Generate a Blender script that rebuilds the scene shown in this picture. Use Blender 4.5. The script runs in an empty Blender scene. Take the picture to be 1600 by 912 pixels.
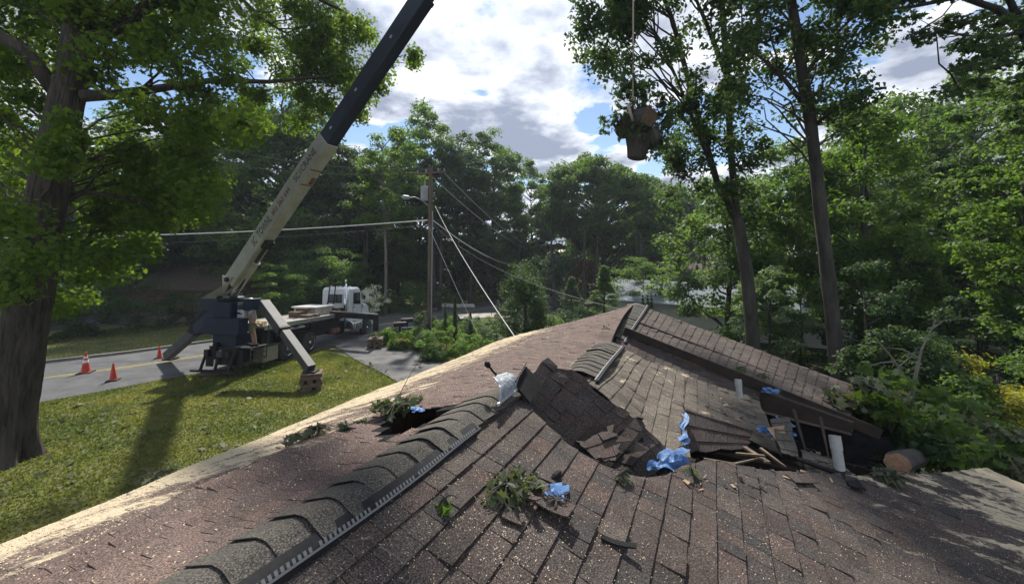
import bpy, math, random
import numpy as np
from mathutils import Vector, Matrix
R = math.radians
sc = bpy.context.scene
COL = sc.collection
rnd = random.Random(7)
# ---------------------------------------------------------------- camera, sky, sun, exposure
CZ = 4.6
cam = bpy.data.cameras.new("camera"); camo = bpy.data.objects.new("camera", cam); COL.objects.link(camo)
camo.location = (0, 0, CZ); camo.rotation_euler = (R(90), 0, 0)
cam.sensor_width = 36; cam.lens = 13.5; cam.shift_y = -61/1600
cam.clip_start = 0.05; cam.clip_end = 3000
sc.camera = camo
SUN_AZ = R(-4); SUN_EL = R(48)          # azimuth from +Y towards +X
sd = Vector((math.sin(SUN_AZ)*math.cos(SUN_EL), math.cos(SUN_AZ)*math.cos(SUN_EL), math.sin(SUN_EL)))
sun = bpy.data.lights.new("sun", 'SUN'); sun.energy = 5.0; sun.angle = R(2.2); sun.color = (1, .95, .86)
suno = bpy.data.objects.new("sun", sun); COL.objects.link(suno)
suno.rotation_euler = sd.to_track_quat('Z', 'Y').to_euler(); suno.location = (0, 0, 60)
w = bpy.data.worlds.new("World"); sc.world = w; w.use_nodes = True
nt = w.node_tree; nt.nodes.clear(); NN = nt.nodes.new; LK = nt.links.new
def wm(op, a, b=None, c=None):
    n = NN('ShaderNodeMath'); n.operation = op
    for i, x in enumerate((a, b, c)):
        if x is None: continue
        if isinstance(x, (int, float)): n.inputs[i].default_value = x
        else: LK(x, n.inputs[i])
    return n.outputs[0]
sky = NN('ShaderNodeTexSky'); sky.sky_type = 'NISHITA'; sky.sun_disc = False
sky.sun_elevation = SUN_EL; sky.sun_rotation = SUN_AZ; sky.altitude = 100; sky.air_density = 1.0; sky.dust_density = 0.15; sky.ozone_density = 2.0
tc = NN('ShaderNodeTexCoord'); sep = NN('ShaderNodeSeparateXYZ'); LK(tc.outputs['Generated'], sep.inputs[0])
zz = wm('MAXIMUM', wm('ADD', sep.outputs[2], 0.16), 0.03)
cmb = NN('ShaderNodeCombineXYZ'); LK(wm('DIVIDE', sep.outputs[0], zz), cmb.inputs[0]); LK(wm('DIVIDE', sep.outputs[1], zz), cmb.inputs[1])
mp = NN('ShaderNodeMapping'); LK(cmb.outputs[0], mp.inputs[0]); mp.inputs['Location'].default_value = (0.2, 4.1, 0)
n1 = NN('ShaderNodeTexNoise'); n1.inputs['Scale'].default_value = 1.25; n1.inputs['Detail'].default_value = 9; n1.inputs['Roughness'].default_value = .56; n1.inputs['Distortion'].default_value = .25
LK(mp.outputs[0], n1.inputs['Vector'])
n2 = NN('ShaderNodeTexNoise'); n2.inputs['Scale'].default_value = 3.4; n2.inputs['Detail'].default_value = 7; n2.inputs['Roughness'].default_value = .55
LK(mp.outputs[0], n2.inputs['Vector'])
def ramp(f, st):
    r = NN('ShaderNodeValToRGB'); e = r.color_ramp.elements
    while len(e) < len(st): e.new(.5)
    for k, (p, c) in enumerate(st):
        e[k].position = p; e[k].color = tuple(c) + (1,) if not isinstance(c, (int, float)) else (c, c, c, 1)
    LK(f, r.inputs[0]); return r.outputs[0]
cov = ramp(n1.outputs[0], [(.455, 0), (.495, 1)])
core = ramp(wm('ADD', wm('MULTIPLY', n1.outputs[0], .7), wm('MULTIPLY', n2.outputs[0], .3)), [(.465, (1.0, 1.0, 1.0)), (.515, (.60, .64, .72)), (.575, (.27, .31, .41))])
dt = NN('ShaderNodeVectorMath'); dt.operation = 'DOT_PRODUCT'; LK(tc.outputs['Generated'], dt.inputs[0]); dt.inputs[1].default_value = sd
glow = wm('POWER', wm('MAXIMUM', dt.outputs['Value'], 0.0), 16.0)
bst = wm('ADD', 1.0, wm('MULTIPLY', glow, .6))
bg1 = NN('ShaderNodeBackground'); LK(sky.outputs[0], bg1.inputs[0]); bg1.inputs[1].default_value = .105
bg2 = NN('ShaderNodeBackground'); LK(core, bg2.inputs[0]); LK(bst, bg2.inputs[1])
mx = NN('ShaderNodeMixShader'); LK(cov, mx.inputs[0]); LK(bg1.outputs[0], mx.inputs[1]); LK(bg2.outputs[0], mx.inputs[2])
wo = NN('ShaderNodeOutputWorld'); LK(mx.outputs[0], wo.inputs[0])
vs = sc.view_settings; vs.view_transform = 'Standard'; vs.look = 'None'; vs.gamma = 1; vs.exposure = 0.45; vs.use_curve_mapping = False
sc.cycles.max_bounces = 6; sc.cycles.transparent_max_bounces = 4; sc.cycles.diffuse_bounces = 3
# ---------------------------------------------------------------- place helpers
def P(px, py, D): return Vector(((px-800)/600*D, D, CZ-(py-395)/600*D))
def gz(y): return -.045*(min(max(y, 14), 70)-14)
def G(px, py):
    D = 2760/(py-395)
    if D > 14: D = 2382/(py-422) if py > 425 else 70
    if D > 70: D = 70
    return Vector(((px-800)/600*D, D, gz(D)))
def lerp(a, b, t): return a+(b-a)*t
# ---------------------------------------------------------------- materials
MT = {}
def mat(name, c, rough=.8, c2=None, scale=4., bump=0., bscale=60., metal=0., det=6, lo=.35, hi=.65, spec=.5, stretch=None):
    m = bpy.data.materials.new(name); m.use_nodes = True; t = m.node_tree; b = t.nodes['Principled BSDF']
    b.inputs['Roughness'].default_value = rough; b.inputs['Metallic'].default_value = metal
    b.inputs['Base Color'].default_value = (*c, 1); b.inputs['Specular IOR Level'].default_value = spec
    geo = t.nodes.new('ShaderNodeNewGeometry'); vec = geo.outputs['Position']
    if stretch:
        q = t.nodes.new('ShaderNodeMapping'); q.inputs['Scale'].default_value = stretch; t.links.new(vec, q.inputs[0]); vec = q.outputs[0]
    if c2:
        n = t.nodes.new('ShaderNodeTexNoise'); n.inputs['Scale'].default_value = scale; n.inputs['Detail'].default_value = det; t.links.new(vec, n.inputs['Vector'])
        n.inputs['Roughness'].default_value = .65
        r = t.nodes.new('ShaderNodeValToRGB'); r.color_ramp.elements[0].position = lo; r.color_ramp.elements[1].position = hi
        r.color_ramp.elements[0].color = (*c, 1); r.color_ramp.elements[1].color = (*c2, 1)
        t.links.new(n.outputs[0], r.inputs[0]); t.links.new(r.outputs[0], b.inputs['Base Color'])
    if bump:
        n = t.nodes.new('ShaderNodeTexNoise'); n.inputs['Scale'].default_value = bscale; n.inputs['Detail'].default_value = 5; t.links.new(vec, n.inputs['Vector'])
        q = t.nodes.new('ShaderNodeBump'); q.inputs['Strength'].default_value = bump; q.inputs['Distance'].default_value = .02
        t.links.new(n.outputs[0], q.inputs['Height']); t.links.new(q.outputs[0], b.inputs['Normal'])
    MT[name] = m; return m
def leafmat(name, c1, c2, tr=.45, c3=None):
    m = bpy.data.materials.new(name); m.use_nodes = True; t = m.node_tree; t.nodes.clear(); N = t.nodes.new; L = t.links.new
    geo = N('ShaderNodeNewGeometry')
    n = N('ShaderNodeTexNoise'); n.inputs['Scale'].default_value = .55; n.inputs['Detail'].default_value = 2; L(geo.outputs['Position'], n.inputs['Vector'])
    a = N('ShaderNodeMath'); a.operation = 'MULTIPLY_ADD'; L(geo.outputs['Random Per Island'], a.inputs[0]); a.inputs[1].default_value = .55
    s = N('ShaderNodeMath'); s.operation = 'MULTIPLY_ADD'; L(n.outputs[0], s.inputs[0]); s.inputs[1].default_value = 2.4 if name == 'grass_blade' else 1.1; s.inputs[2].default_value = -.95 if name == 'grass_blade' else -.32; L(s.outputs[0], a.inputs[2])
    r = N('ShaderNodeValToRGB'); r.color_ramp.elements[0].color = (*c1, 1); r.color_ramp.elements[1].color = (*c2, 1); L(a.outputs[0], r.inputs[0])
    pr = N('ShaderNodeBsdfPrincipled'); pr.inputs['Roughness'].default_value = .58; pr.inputs['Specular IOR Level'].default_value = .22; L(r.outputs[0], pr.inputs['Base Color'])
    tl = N('ShaderNodeBsdfTranslucent')
    mc = N('ShaderNodeMix'); mc.data_type = 'RGBA'; mc.blend_type = 'MULTIPLY'; mc.inputs[0].default_value = 1; L(r.outputs[0], mc.inputs[6]); mc.inputs[7].default_value = (2.3, 2.4, .9, 1); L(mc.outputs[2], tl.inputs[0])
    mx = N('ShaderNodeMixShader'); mx.inputs[0].default_value = tr; L(pr.outputs[0], mx.inputs[1]); L(tl.outputs[0], mx.inputs[2])
    o = N('ShaderNodeOutputMaterial'); L(mx.outputs[0], o.inputs[0]); MT[name] = m; return m
leafmat('leaf_oak', (.040, .075, .014), (.115, .17, .030), .55)
leafmat('leaf_mid', (.045, .085, .030), (.10, .155, .05), .5)
leafmat('leaf_dark', (.030, .056, .028), (.062, .10, .042), .42)
leafmat('leaf_light', (.05, .095, .022), (.10, .16, .04), .48)
leafmat('leaf_garden', (.06, .12, .022), (.14, .22, .05), .45)
leafmat('leaf_blue', (.028, .055, .030), (.055, .095, .05), .35)
leafmat('leaf_silver', (.10, .15, .09), (.20, .26, .16), .3)
leafmat('leaf_yellow', (.10, .13, .02), (.30, .26, .04), .35)
leafmat('leaf_rust', (.09, .045, .02), (.16, .08, .035), .35)
leafmat('leaf_wilt', (.035, .055, .03), (.17, .18, .115), .2)
leafmat('blossom', (.5, .52, .45), (.75, .75, .7), .2)
leafmat('grass_blade', (.062, .088, .024), (.175, .17, .06), .35)
mat('bark', (.024, .021, .018), .9, (.07, .062, .053), 3.5, .9, 26, stretch=(1, 1, .28))
mat('bark_oak', (.02, .016, .013), .9, (.085, .07, .056), 9, 1.0, 16, stretch=(1, 1, .16))
mat('bark_pale', (.13, .115, .095), .85, (.22, .2, .17), 4, .6, 30, stretch=(1, 1, .3))
mat('wood_cut', (.30, .15, .085), .8, (.46, .27, .16), 22, .5, 120)
mat('wood_dark', (.07, .04, .025), .9, (.13, .085, .055), 22, .5, 90)  # darker brown variant of the cut wood
mat('timber', (.075, .052, .035), .85, (.18, .13, .085), 5, .4, 50)
mat('timber_raw', (.22, .14, .08), .8, (.36, .25, .15), 6, .3, 60)
mat('timber_dark', (.018, .013, .010), .9, (.045, .03, .02), 5, .4, 50)
mat('felt_black', (.010, .010, .011), .9, (.022, .022, .022), 12, .3, 90, spec=.12)
mat('plastic_black', (.014, .014, .016), .75, (.024, .025, .028), 20, .1, 60, spec=.15)
mat('plastic_teeth', (.17, .17, .17), .6)
mat('aluminium', (.72, .74, .76), .35, (.5, .52, .55), 12, .35, 30, metal=.85)
mat('membrane', (.22, .24, .27), .4, (.40, .42, .45), 22, .7, 28, metal=.3)
mat('asphalt', (.075, .076, .08), .88, (.125, .125, .128), 1.6, .5, 120, spec=.35)
mat('drive_asphalt', (.07, .07, .075), .9, (.16, .155, .15), 1.1, .5, 70)
mat('kerb', (.13, .125, .11), .9, (.2, .19, .17), 6, .4, 50)
mat('line_yellow', (.42, .33, .07), .8, (.22, .19, .08), 9, .2, 60)
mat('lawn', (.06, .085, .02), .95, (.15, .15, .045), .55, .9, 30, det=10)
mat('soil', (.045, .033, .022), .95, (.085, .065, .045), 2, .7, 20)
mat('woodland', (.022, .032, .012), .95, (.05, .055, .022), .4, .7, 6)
mat('white_paint', (.74, .76, .78), .35, (.62, .64, .66), 3, .05, 40)
mat('boom_white', (.46, .45, .41), .55, (.33, .315, .27), 1.6, .15, 40)
mat('rust', (.14, .055, .025), .85, (.28, .13, .07), 8, .4, 50)
mat('navy', (.006, .013, .034), .5, (.010, .022, .05), 3, .1, 40, spec=.3)
mat('navy_boom', (.008, .014, .034), .42, (.016, .024, .05), 2, .1, 30)
mat('steel_dark', (.010, .011, .013), .6, (.026, .026, .027), 5, .2, 40, spec=.25)
mat('steel_grey', (.028, .03, .031), .6, (.06, .062, .06), 4, .2, 40)
mat('chrome', (.75, .76, .78), .22, metal=1.)
mat('tyre', (.018, .018, .018), .85, (.035, .034, .032), 8, .3, 60)
mat('glass_dark', (.015, .018, .022), .08)
mat('deck_wood', (.24, .22, .19), .85, (.37, .34, .29), 3, .3, 50, stretch=(4, .6, 1))
mat('olive_box', (.20, .18, .12), .6, (.27, .25, .18), 5, .1, 40)
mat('cone_orange', (.62, .05, .018), .5, (.45, .035, .015), 9, .05, 30)
mat('reflective', (.75, .75, .72), .4)
mat('rubber', (.02, .02, .02), .8)
mat('tarp_blue', (.03, .09, .25), .55, (.09, .20, .40), 9, .6, 24)
mat('pvc', (.42, .42, .40), .5, (.30, .30, .28), 8, .1, 40)
mat('cable', (.4, .4, .4), .6)
mat('cable_dark', (.04, .045, .05), .6)
mat('cable_white', (.62, .61, .58), .5)
mat('rope', (.35, .30, .22), .8)
mat('pole_wood', (.11, .075, .05), .9, (.2, .15, .11), 5, .6, 30, stretch=(1, 1, .15))
mat('metal_grey', (.38, .40, .42), .5, (.3, .32, .34), 4, .05, 30)
mat('brick_dark', (.10, .05, .035), .9, (.17, .10, .07), 3, .4, 30)
mat('siding', (.52, .45, .32), .8, (.58, .5, .37), 2, .1, 30)
mat('metal_roof', (.17, .19, .215), .9, (.23, .25, .28), 1.3, .05, 20, spec=.1)
mat('roof_brown', (.045, .033, .025), .95, (.085, .06, .045), 6, .3, 60)
mat('wall_white', (.6, .6, .57), .8, (.5, .5, .47), 3, .2, 30)
mat('skin', (.36, .22, .16), .6)
mat('shirt', (.36, .38, .40), .85, (.28, .3, .32), 8, .3, 30)
mat('shorts', (.19, .16, .11), .85)
mat('text_dark', (.035, .04, .05), .6)
mat('text_red', (.20, .035, .035), .6)
mat('strap_yellow', (.45, .36, .10), .7, (.3, .2, .1), 20)
mat('sawdust', (.62, .46, .25), .95, (.75, .6, .38), 30, .6, 120)
mat('chip', (.62, .52, .36), .9)
def shingle_mat(name, cols, left=False, dust=None):
    """asphalt shingle granules: blend per shingle + fine granule noise, with drifts of sawdust"""
    m = bpy.data.materials.new(name); m.use_nodes = True; t = m.node_tree; b = t.nodes['Principled BSDF']; N = t.nodes.new; L = t.links.new
    b.inputs['Roughness'].default_value = .9; b.inputs['Specular IOR Level'].default_value = .3
    geo = N('ShaderNodeNewGeometry'); pos = geo.outputs['Position']
    def noise(s, d=5, ro=.6, vec=pos, dist=0):
        n = N('ShaderNodeTexNoise'); n.inputs['Scale'].default_value = s; n.inputs['Detail'].default_value = d; n.inputs['Roughness'].default_value = ro; n.inputs['Distortion'].default_value = dist; L(vec, n.inputs['Vector']); return n.outputs[0]
    def rp(f, st):
        r = N('ShaderNodeValToRGB'); e = r.color_ramp.elements
        while len(e) < len(st): e.new(.5)
        for k, (p, c) in enumerate(st): e[k].position = p; e[k].color = (c, c, c, 1) if isinstance(c, (int, float)) else (*c, 1)
        L(f, r.inputs[0]); return r.outputs[0]
    def mth(op, a, b2, c=None):
        n = N('ShaderNodeMath'); n.operation = op
        for i, x in enumerate((a, b2, c)):
            if x is None: continue
            if isinstance(x, (int, float)): n.inputs[i].default_value = x
            else: L(x, n.inputs[i])
        return n.outputs[0]
    def mixc(f, a, c, bt='MIX'):
        n = N('ShaderNodeMix'); n.data_type = 'RGBA'; n.blend_type = bt
        for k, x in ((0, f), (6, a), (7, c)):
            if isinstance(x, (int, float)): n.inputs[k].default_value = x
            elif isinstance(x, tuple): n.inputs[k].default_value = (*x, 1)
            else: L(x, n.inputs[k])
        return n.outputs[2]
    k = len(cols)-1
    base = rp(geo.outputs['Random Per Island'], [(i/k, c) for i, c in enumerate(cols)])
    gran = rp(noise(150, 2, .5), [(.3, .22), (.5, .9), (.72, 2.6)])
    blot = rp(noise(3.2, 6, .7), [(.3, .72), (.7, 1.25)])
    col = mixc(1., mixc(1., base, gran, 'MULTIPLY'), blot, 'MULTIPLY')
    # light stray specks of sawdust everywhere
    v = N('ShaderNodeTexVoronoi'); v.inputs['Scale'].default_value = 75; L(pos, v.inputs['Vector'])
    sp = mth('MULTIPLY', mth('LESS_THAN', v.outputs['Distance'], .22), rp(noise(1.9, 7, .8), [(.49, 0), (.66, 1)]))
    vc = N('ShaderNodeSeparateColor'); L(v.outputs['Color'], vc.inputs[0])
    sp = mth('MULTIPLY', sp, mth('GREATER_THAN', vc.outputs[0], .72))
    col = mixc(sp, col, (.52, .43, .32))
    if dust:
        for (cx, cy, dx, dy, lo, hi, amt, ssc) in dust:   # drift band: distance along (dx,dy) from (cx,cy)
            d = N('ShaderNodeVectorMath'); d.operation = 'DOT_PRODUCT'
            sb = N('ShaderNodeVectorMath'); sb.operation = 'SUBTRACT'; L(pos, sb.inputs[0]); sb.inputs[1].default_value = (cx, cy, 0)
            L(sb.outputs[0], d.inputs[0]); d.inputs[1].default_value = (dx, dy, 0)
            mr = N('ShaderNodeMapRange'); L(d.outputs['Value'], mr.inputs[0]); mr.inputs[1].default_value = lo; mr.inputs[2].default_value = hi; mr.inputs[3].default_value = -.32; mr.inputs[4].default_value = amt
            mpn = N('ShaderNodeMapping'); mpn.inputs['Rotation'].default_value = (0, 0, R(28)); mpn.inputs['Scale'].default_value = ssc; L(pos, mpn.inputs[0])
            f = mth('ADD', mth('MULTIPLY_ADD', noise(1.7, 9, .72, mpn.outputs[0], .5), 1.8, -.40), mr.outputs[0])
            fm = mth('MULTIPLY', rp(f, [(.56, 0), (.74, 1)]), rp(mth('ADD', noise(34, 6, .8), mth('MULTIPLY', rp(f, [(.6, 0), (.95, 1)]), .35)), [(.47, 0), (.58, 1)])); col = mixc(fm, col, mixc(noise(60, 3), (.40, .32, .21), (.64, .54, .38)))
    L(col, b.inputs['Base Color'])
    bp = N('ShaderNodeBump'); bp.inputs['Strength'].default_value = .55; bp.inputs['Distance'].default_value = .006; L(noise(240, 2, .5), bp.inputs['Height']); L(bp.outputs[0], b.inputs['Normal'])
    MT[name] = m; return m
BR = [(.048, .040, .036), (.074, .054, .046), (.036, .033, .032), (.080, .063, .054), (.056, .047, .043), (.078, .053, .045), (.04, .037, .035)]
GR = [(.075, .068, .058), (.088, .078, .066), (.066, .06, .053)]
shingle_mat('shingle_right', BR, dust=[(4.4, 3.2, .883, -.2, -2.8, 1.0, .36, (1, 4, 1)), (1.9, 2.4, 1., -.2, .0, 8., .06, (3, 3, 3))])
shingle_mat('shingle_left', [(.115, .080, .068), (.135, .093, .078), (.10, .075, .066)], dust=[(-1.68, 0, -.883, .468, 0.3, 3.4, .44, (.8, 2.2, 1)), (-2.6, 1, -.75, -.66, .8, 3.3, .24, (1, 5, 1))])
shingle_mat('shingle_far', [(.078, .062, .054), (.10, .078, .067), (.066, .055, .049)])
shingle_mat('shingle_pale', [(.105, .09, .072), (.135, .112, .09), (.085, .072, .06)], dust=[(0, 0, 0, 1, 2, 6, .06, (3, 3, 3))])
shingle_mat('shingle_cap', GR)
# ---------------------------------------------------------------- mesh helpers
def tag(o, label=None, cat=None, group=None, kind=None):
    if label: o['label'] = label
    if cat: o['category'] = cat
    if group: o['group'] = group
    if kind: o['kind'] = kind
    return o
ORG = {}
def thing(name, loc, label, cat, group=None):
    o = bpy.data.objects.new(name, None); COL.objects.link(o); o.location = loc; o.empty_display_size = .2
    ORG[o.name] = Vector(loc); return tag(o, label, cat, group)
def link(name, me, parent=None):
    o = bpy.data.objects.new(name, me); COL.objects.link(o)
    if parent:
        o.parent = parent
    ORG[o.name] = ORG[parent.name] if parent else Vector((0, 0, 0)); return o
class MB:
    def __init__(s): s.v = []; s.f = []; s.m = []
    def add(s, vs_, fs, m=0):
        b = len(s.v); s.v += [tuple(x) for x in vs_]; s.f += [[b+i for i in f] for f in fs]; s.m += [m]*len(fs)
    def box(s, c, size, M=None, m=0):
        c = Vector(c); hx, hy, hz = [q/2 for q in size]
        vv = [Vector((x, y, z)) for x in (-hx, hx) for y in (-hy, hy) for z in (-hz, hz)]
        if M: vv = [M @ q for q in vv]
        s.add([c+q for q in vv], [(0, 1, 3, 2), (4, 6, 7, 5), (0, 4, 5, 1), (2, 3, 7, 6), (0, 2, 6, 4), (1, 5, 7, 3)], m)
    def hexa(s, q, m=0):   # 8 corners: bottom 4 (ccw) then top 4
        s.add(q, [(3, 2, 1, 0), (4, 5, 6, 7), (0, 1, 5, 4), (1, 2, 6, 5), (2, 3, 7, 6), (3, 0, 4, 7)], m)
    def prism(s, poly, vec, m=0):
        n = len(poly); poly = [Vector(p) for p in poly]; vec = Vector(vec)
        s.add(poly+[p+vec for p in poly], [list(range(n))[::-1], list(range(n, 2*n))]+[(i, (i+1) % n, n+(i+1) % n, n+i) for i in range(n)], m)
    def beam(s, a, b, wd, ht, up=(0, 0, 1), m=0, w2=None, h2=None):
        a = Vector(a); b = Vector(b); d = (b-a).normalized(); up = Vector(up); x = d.cross(up)
        if x.length < 1e-4: x = d.cross(Vector((1, 0, 0)))
        x.normalize(); u = x.cross(d); w2 = w2 or wd; h2 = h2 or ht
        q = [p+x*sx*W/2+u*sy*H/2 for p, W, H in ((a, wd, ht), (b, w2, h2)) for sx, sy in ((-1, -1), (1, -1), (1, 1), (-1, 1))]
        s.hexa(q, m)
    def tube(s, pts, rad, n=8, m=0, cap=True):
        pts = [Vector(p) for p in pts]; k = len(pts)
        if isinstance(rad, (int, float)): rad = [rad]*k
        b = len(s.v); ref = None
        for i, p in enumerate(pts):
            d = (pts[min(i+1, k-1)]-pts[max(i-1, 0)])
            d = d.normalized() if d.length > 1e-9 else Vector((0, 0, 1))
            if ref is None: ref = Vector((1, 0, 0)) if abs(d.x) < .8 else Vector((0, 1, 0))
            x = (ref-d*ref.dot(d)); x = x.normalized() if x.length > 1e-6 else d.orthogonal().normalized(); ref = x; y = d.cross(x)
            for j in range(n):
                a = 2*math.pi*j/n; s.v.append(tuple(p+(x*math.cos(a)+y*math.sin(a))*rad[i]))
        for i in range(k-1):
            for j in range(n):
                s.f.append([b+i*n+j, b+i*n+(j+1) % n, b+(i+1)*n+(j+1) % n, b+(i+1)*n+j]); s.m.append(m)
        if cap:
            s.f.append([b+j for j in range(n)][::-1]); s.m.append(m); s.f.append([b+(k-1)*n+j for j in range(n)]); s.m.append(m)
    def lathe(s, c, ax, prof, n=20, m=0):   # prof: (dist along axis, radius)
        c = Vector(c); ax = Vector(ax).normalized(); s.tube_prof(c, ax, prof, n, m)
    def tube_prof(s, c, ax, prof, n, m):
        x = ax.orthogonal().normalized(); y = ax.cross(x); b = len(s.v)
        for d, r in prof:
            for j in range(n):
                a = 2*math.pi*j/n; s.v.append(tuple(c+ax*d+(x*math.cos(a)+y*math.sin(a))*max(r, 1e-4)))
        for i in range(len(prof)-1):
            for j in range(n):
                s.f.append([b+i*n+j, b+i*n+(j+1) % n, b+(i+1)*n+(j+1) % n, b+(i+1)*n+j]); s.m.append(m)
        s.f.append([b+j for j in range(n)][::-1]); s.m.append(m); e = (len(prof)-1)*n; s.f.append([b+e+j for j in range(n)]); s.m.append(m)
    def build(s, name, mats, parent=None, smooth=False, bevel=0, local=False):
        me = bpy.data.meshes.new(name)
        o0 = ORG[parent.name] if (parent and not local) else Vector((0, 0, 0))
        me.from_pydata([(v[0]-o0.x, v[1]-o0.y, v[2]-o0.z) for v in s.v], [], s.f)
        if isinstance(mats, str): mats = [mats]
        for q in mats: me.materials.append(MT[q])
        me.polygons.foreach_set('material_index', s.m)
        if smooth: me.polygons.foreach_set('use_smooth', [True]*len(s.f))
        me.update(); o = link(name, me, parent)
        if bevel:
            b = o.modifiers.new('bevel', 'BEVEL'); b.width = bevel; b.segments = 2; b.limit_method = 'ANGLE'; b.angle_limit = R(40)
        return o
def np_mesh(name, V, nper, matname, parent=None, sub=None):
    """V (n*nper,3) array: faces of nper verts each"""
    me = bpy.data.meshes.new(name); nv = len(V); nf = nv//nper
    me.vertices.add(nv); me.vertices.foreach_set('co', V.astype(np.float32).ravel())
    me.loops.add(nv); me.loops.foreach_set('vertex_index', np.arange(nv, dtype=np.int32))
    me.polygons.add(nf); me.polygons.foreach_set('loop_start', np.arange(0, nv, nper, dtype=np.int32))
    me.update(calc_edges=True); me.materials.append(MT[matname])
    return me
def leaf_verts(C, Nn, size, g, aspect=.62, shape='rhomb'):
    """leaf faces centred at C with normals near Nn"""
    n = len(C); Nn = Nn/np.linalg.norm(Nn, axis=1, keepdims=True)
    a = g.normal(size=(n, 3)); a -= (a*Nn).sum(1, keepdims=True)*Nn; a /= np.linalg.norm(a, axis=1, keepdims=True)+1e-9
    b = np.cross(Nn, a); s = (size*g.uniform(.65, 1.35, n))[:, None]
    if shape == 'rhomb':
        q = [(-.5, 0, 0), (.05, .5*aspect, .08), (.55, 0, -.06), (.05, -.5*aspect, .08)]
    elif shape == 'lobed':
        q = [(-.55, 0, 0), (-.25, .16, .03), (-.3, .38, .1), (.0, .2, .02), (.12, .42, .08), (.22, .16, 0), (.6, 0, -.12), (.22, -.16, 0), (.12, -.42, .08), (0, -.2, .02), (-.3, -.38, .1), (-.25, -.16, .03)]
    elif shape == 'maple':
        q = [(-.5, 0, 0), (-.28, .10, .02), (-.42, .36, .06), (-.05, .26, .03), (.08, .50, .07), (.16, .2, 0), (.56, 0, -.10), (.16, -.2, 0), (.08, -.50, .07), (-.05, -.26, .03), (-.42, -.36, .06), (-.28, -.10, .02)]
    else:
        q = [(-.5, -.06, 0), (-.5, .06, 0), (.5, 0, .1)]
    curl = g.uniform(.3, 1.6, n)[:, None]
    V = np.stack([C+s*(a*x+b*y+Nn*z*curl) for x, y, z in q], 1)
    return V.reshape(-1, 3), len(q)
def cluster_leaves(cl, leaf, g, per=1., flat=.55, up=.7, jit=.55, shape='rhomb', shell=.55):
    """cl: array (x,y,z,r,nleaves)"""
    Cs = []; Ns = []
    for x, y, z, r, n in cl:
        n = int(n*per)
        if n < 1: continue
        d = g.normal(size=(n, 3)); d /= np.linalg.norm(d, axis=1, keepdims=True)
        rr = r*(g.uniform(0, 1, n)**shell)[:, None]
        p = d*rr*np.array([1, 1, flat]); p[:, 2] -= .18*(p[:, 0]**2+p[:, 1]**2)/max(r, .01)
        Cs.append(p+np.array([x, y, z])); Ns.append(d*.6+np.array([0, 0, up])+g.normal(size=(n, 3))*jit)
    return leaf_verts(np.concatenate(Cs), np.concatenate(Ns), leaf, g, shape=shape)
def bark_tube(q, pts, rad, sides=96, step=.10, ridges=15, amp=.05, flare=0., seed=1, m=0):
    pts = [Vector(p) for p in pts]; L_ = [0]
    for i in range(1, len(pts)): L_.append(L_[-1]+(pts[i]-pts[i-1]).length)
    n = int(L_[-1]/step); rows = []
    for k in range(n+1):
        s = L_[-1]*k/n; i = max(j for j in range(len(pts)-1) if L_[j] <= s+1e-9); t = (s-L_[i])/(L_[i+1]-L_[i]); t2 = t*t*(3-2*t)
        rows.append((s, pts[i].lerp(pts[i+1], t), rad[i]+(rad[i+1]-rad[i])*t2))
    from mathutils import noise as mn
    b = len(q.v); ref = Vector((1, 0, 0))
    for k, (s, p, r) in enumerate(rows):
        d = (rows[min(k+1, n)][1]-rows[max(k-1, 0)][1]).normalized(); x = (ref-d*ref.dot(d)).normalized(); ref = x; y = d.cross(x)
        for j in range(sides):
            an = 2*math.pi*j/sides; cx, sx = math.cos(an), math.sin(an)
            w_ = mn.noise(Vector((cx*2+seed, sx*2, s*.5)))*1.6
            rg = abs(mn.noise(Vector((cx*ridges*.42+w_, sx*ridges*.42+w_, s*.9+seed))))*2.2; rg = min(rg, 1.); gr = mn.noise(Vector((cx*22, sx*22, s*7)))
            f = 1+amp*(rg-.35)+amp*.3*gr+.05*mn.noise(Vector((cx*1.5, sx*1.5, s*.8+seed)))
            if flare: f += flare*math.exp(-max(0, s-.15)/.42)*(.45+.55*math.cos(an*5+seed+.6*math.sin(an*2)))
            q.v.append(tuple(p+(x*cx+y*sx)*r*f))
    for k in range(n):
        for j in range(sides):
            q.f.append([b+k*sides+j, b+k*sides+(j+1) % sides, b+(k+1)*sides+(j+1) % sides, b+(k+1)*sides+j]); q.m.append(m)
def bez(a, b, sag, k=6, g=None, wob=0.):
    a = Vector(a); b = Vector(b); out = []
    for i in range(k+1):
        t = i/k; p = a.lerp(b, t)+Vector((0, 0, sag*4*t*(1-t)))
        if g is not None and 0 < i < k: p += Vector(g.normal(size=3)*wob)
        out.append(p)
    return out
def crown_clusters(g, c, rx, ry, rz, n, cr, leaves, inner=.35, noise=.22, lowcut=-1.):
    out = []
    lob = [(g.normal(size=3), g.uniform(-noise, noise)*1.6) for _ in range(9)]
    while len(out) < n:
        d = g.normal(size=3); d /= np.linalg.norm(d)
        if d[2] < lowcut: continue
        r = g.uniform(inner, 1)**.5
        f = 1+sum(a*max(0, float(np.dot(d, v/np.linalg.norm(v))))**3 for v, a in lob)+g.uniform(-noise, noise)*.5
        out.append((c[0]+d[0]*rx*r*f, c[1]+d[1]*ry*r*f, c[2]+d[2]*rz*r*f, cr*g.uniform(.65, 1.3), leaves*g.uniform(.6, 1.3)))
    return out
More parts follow.
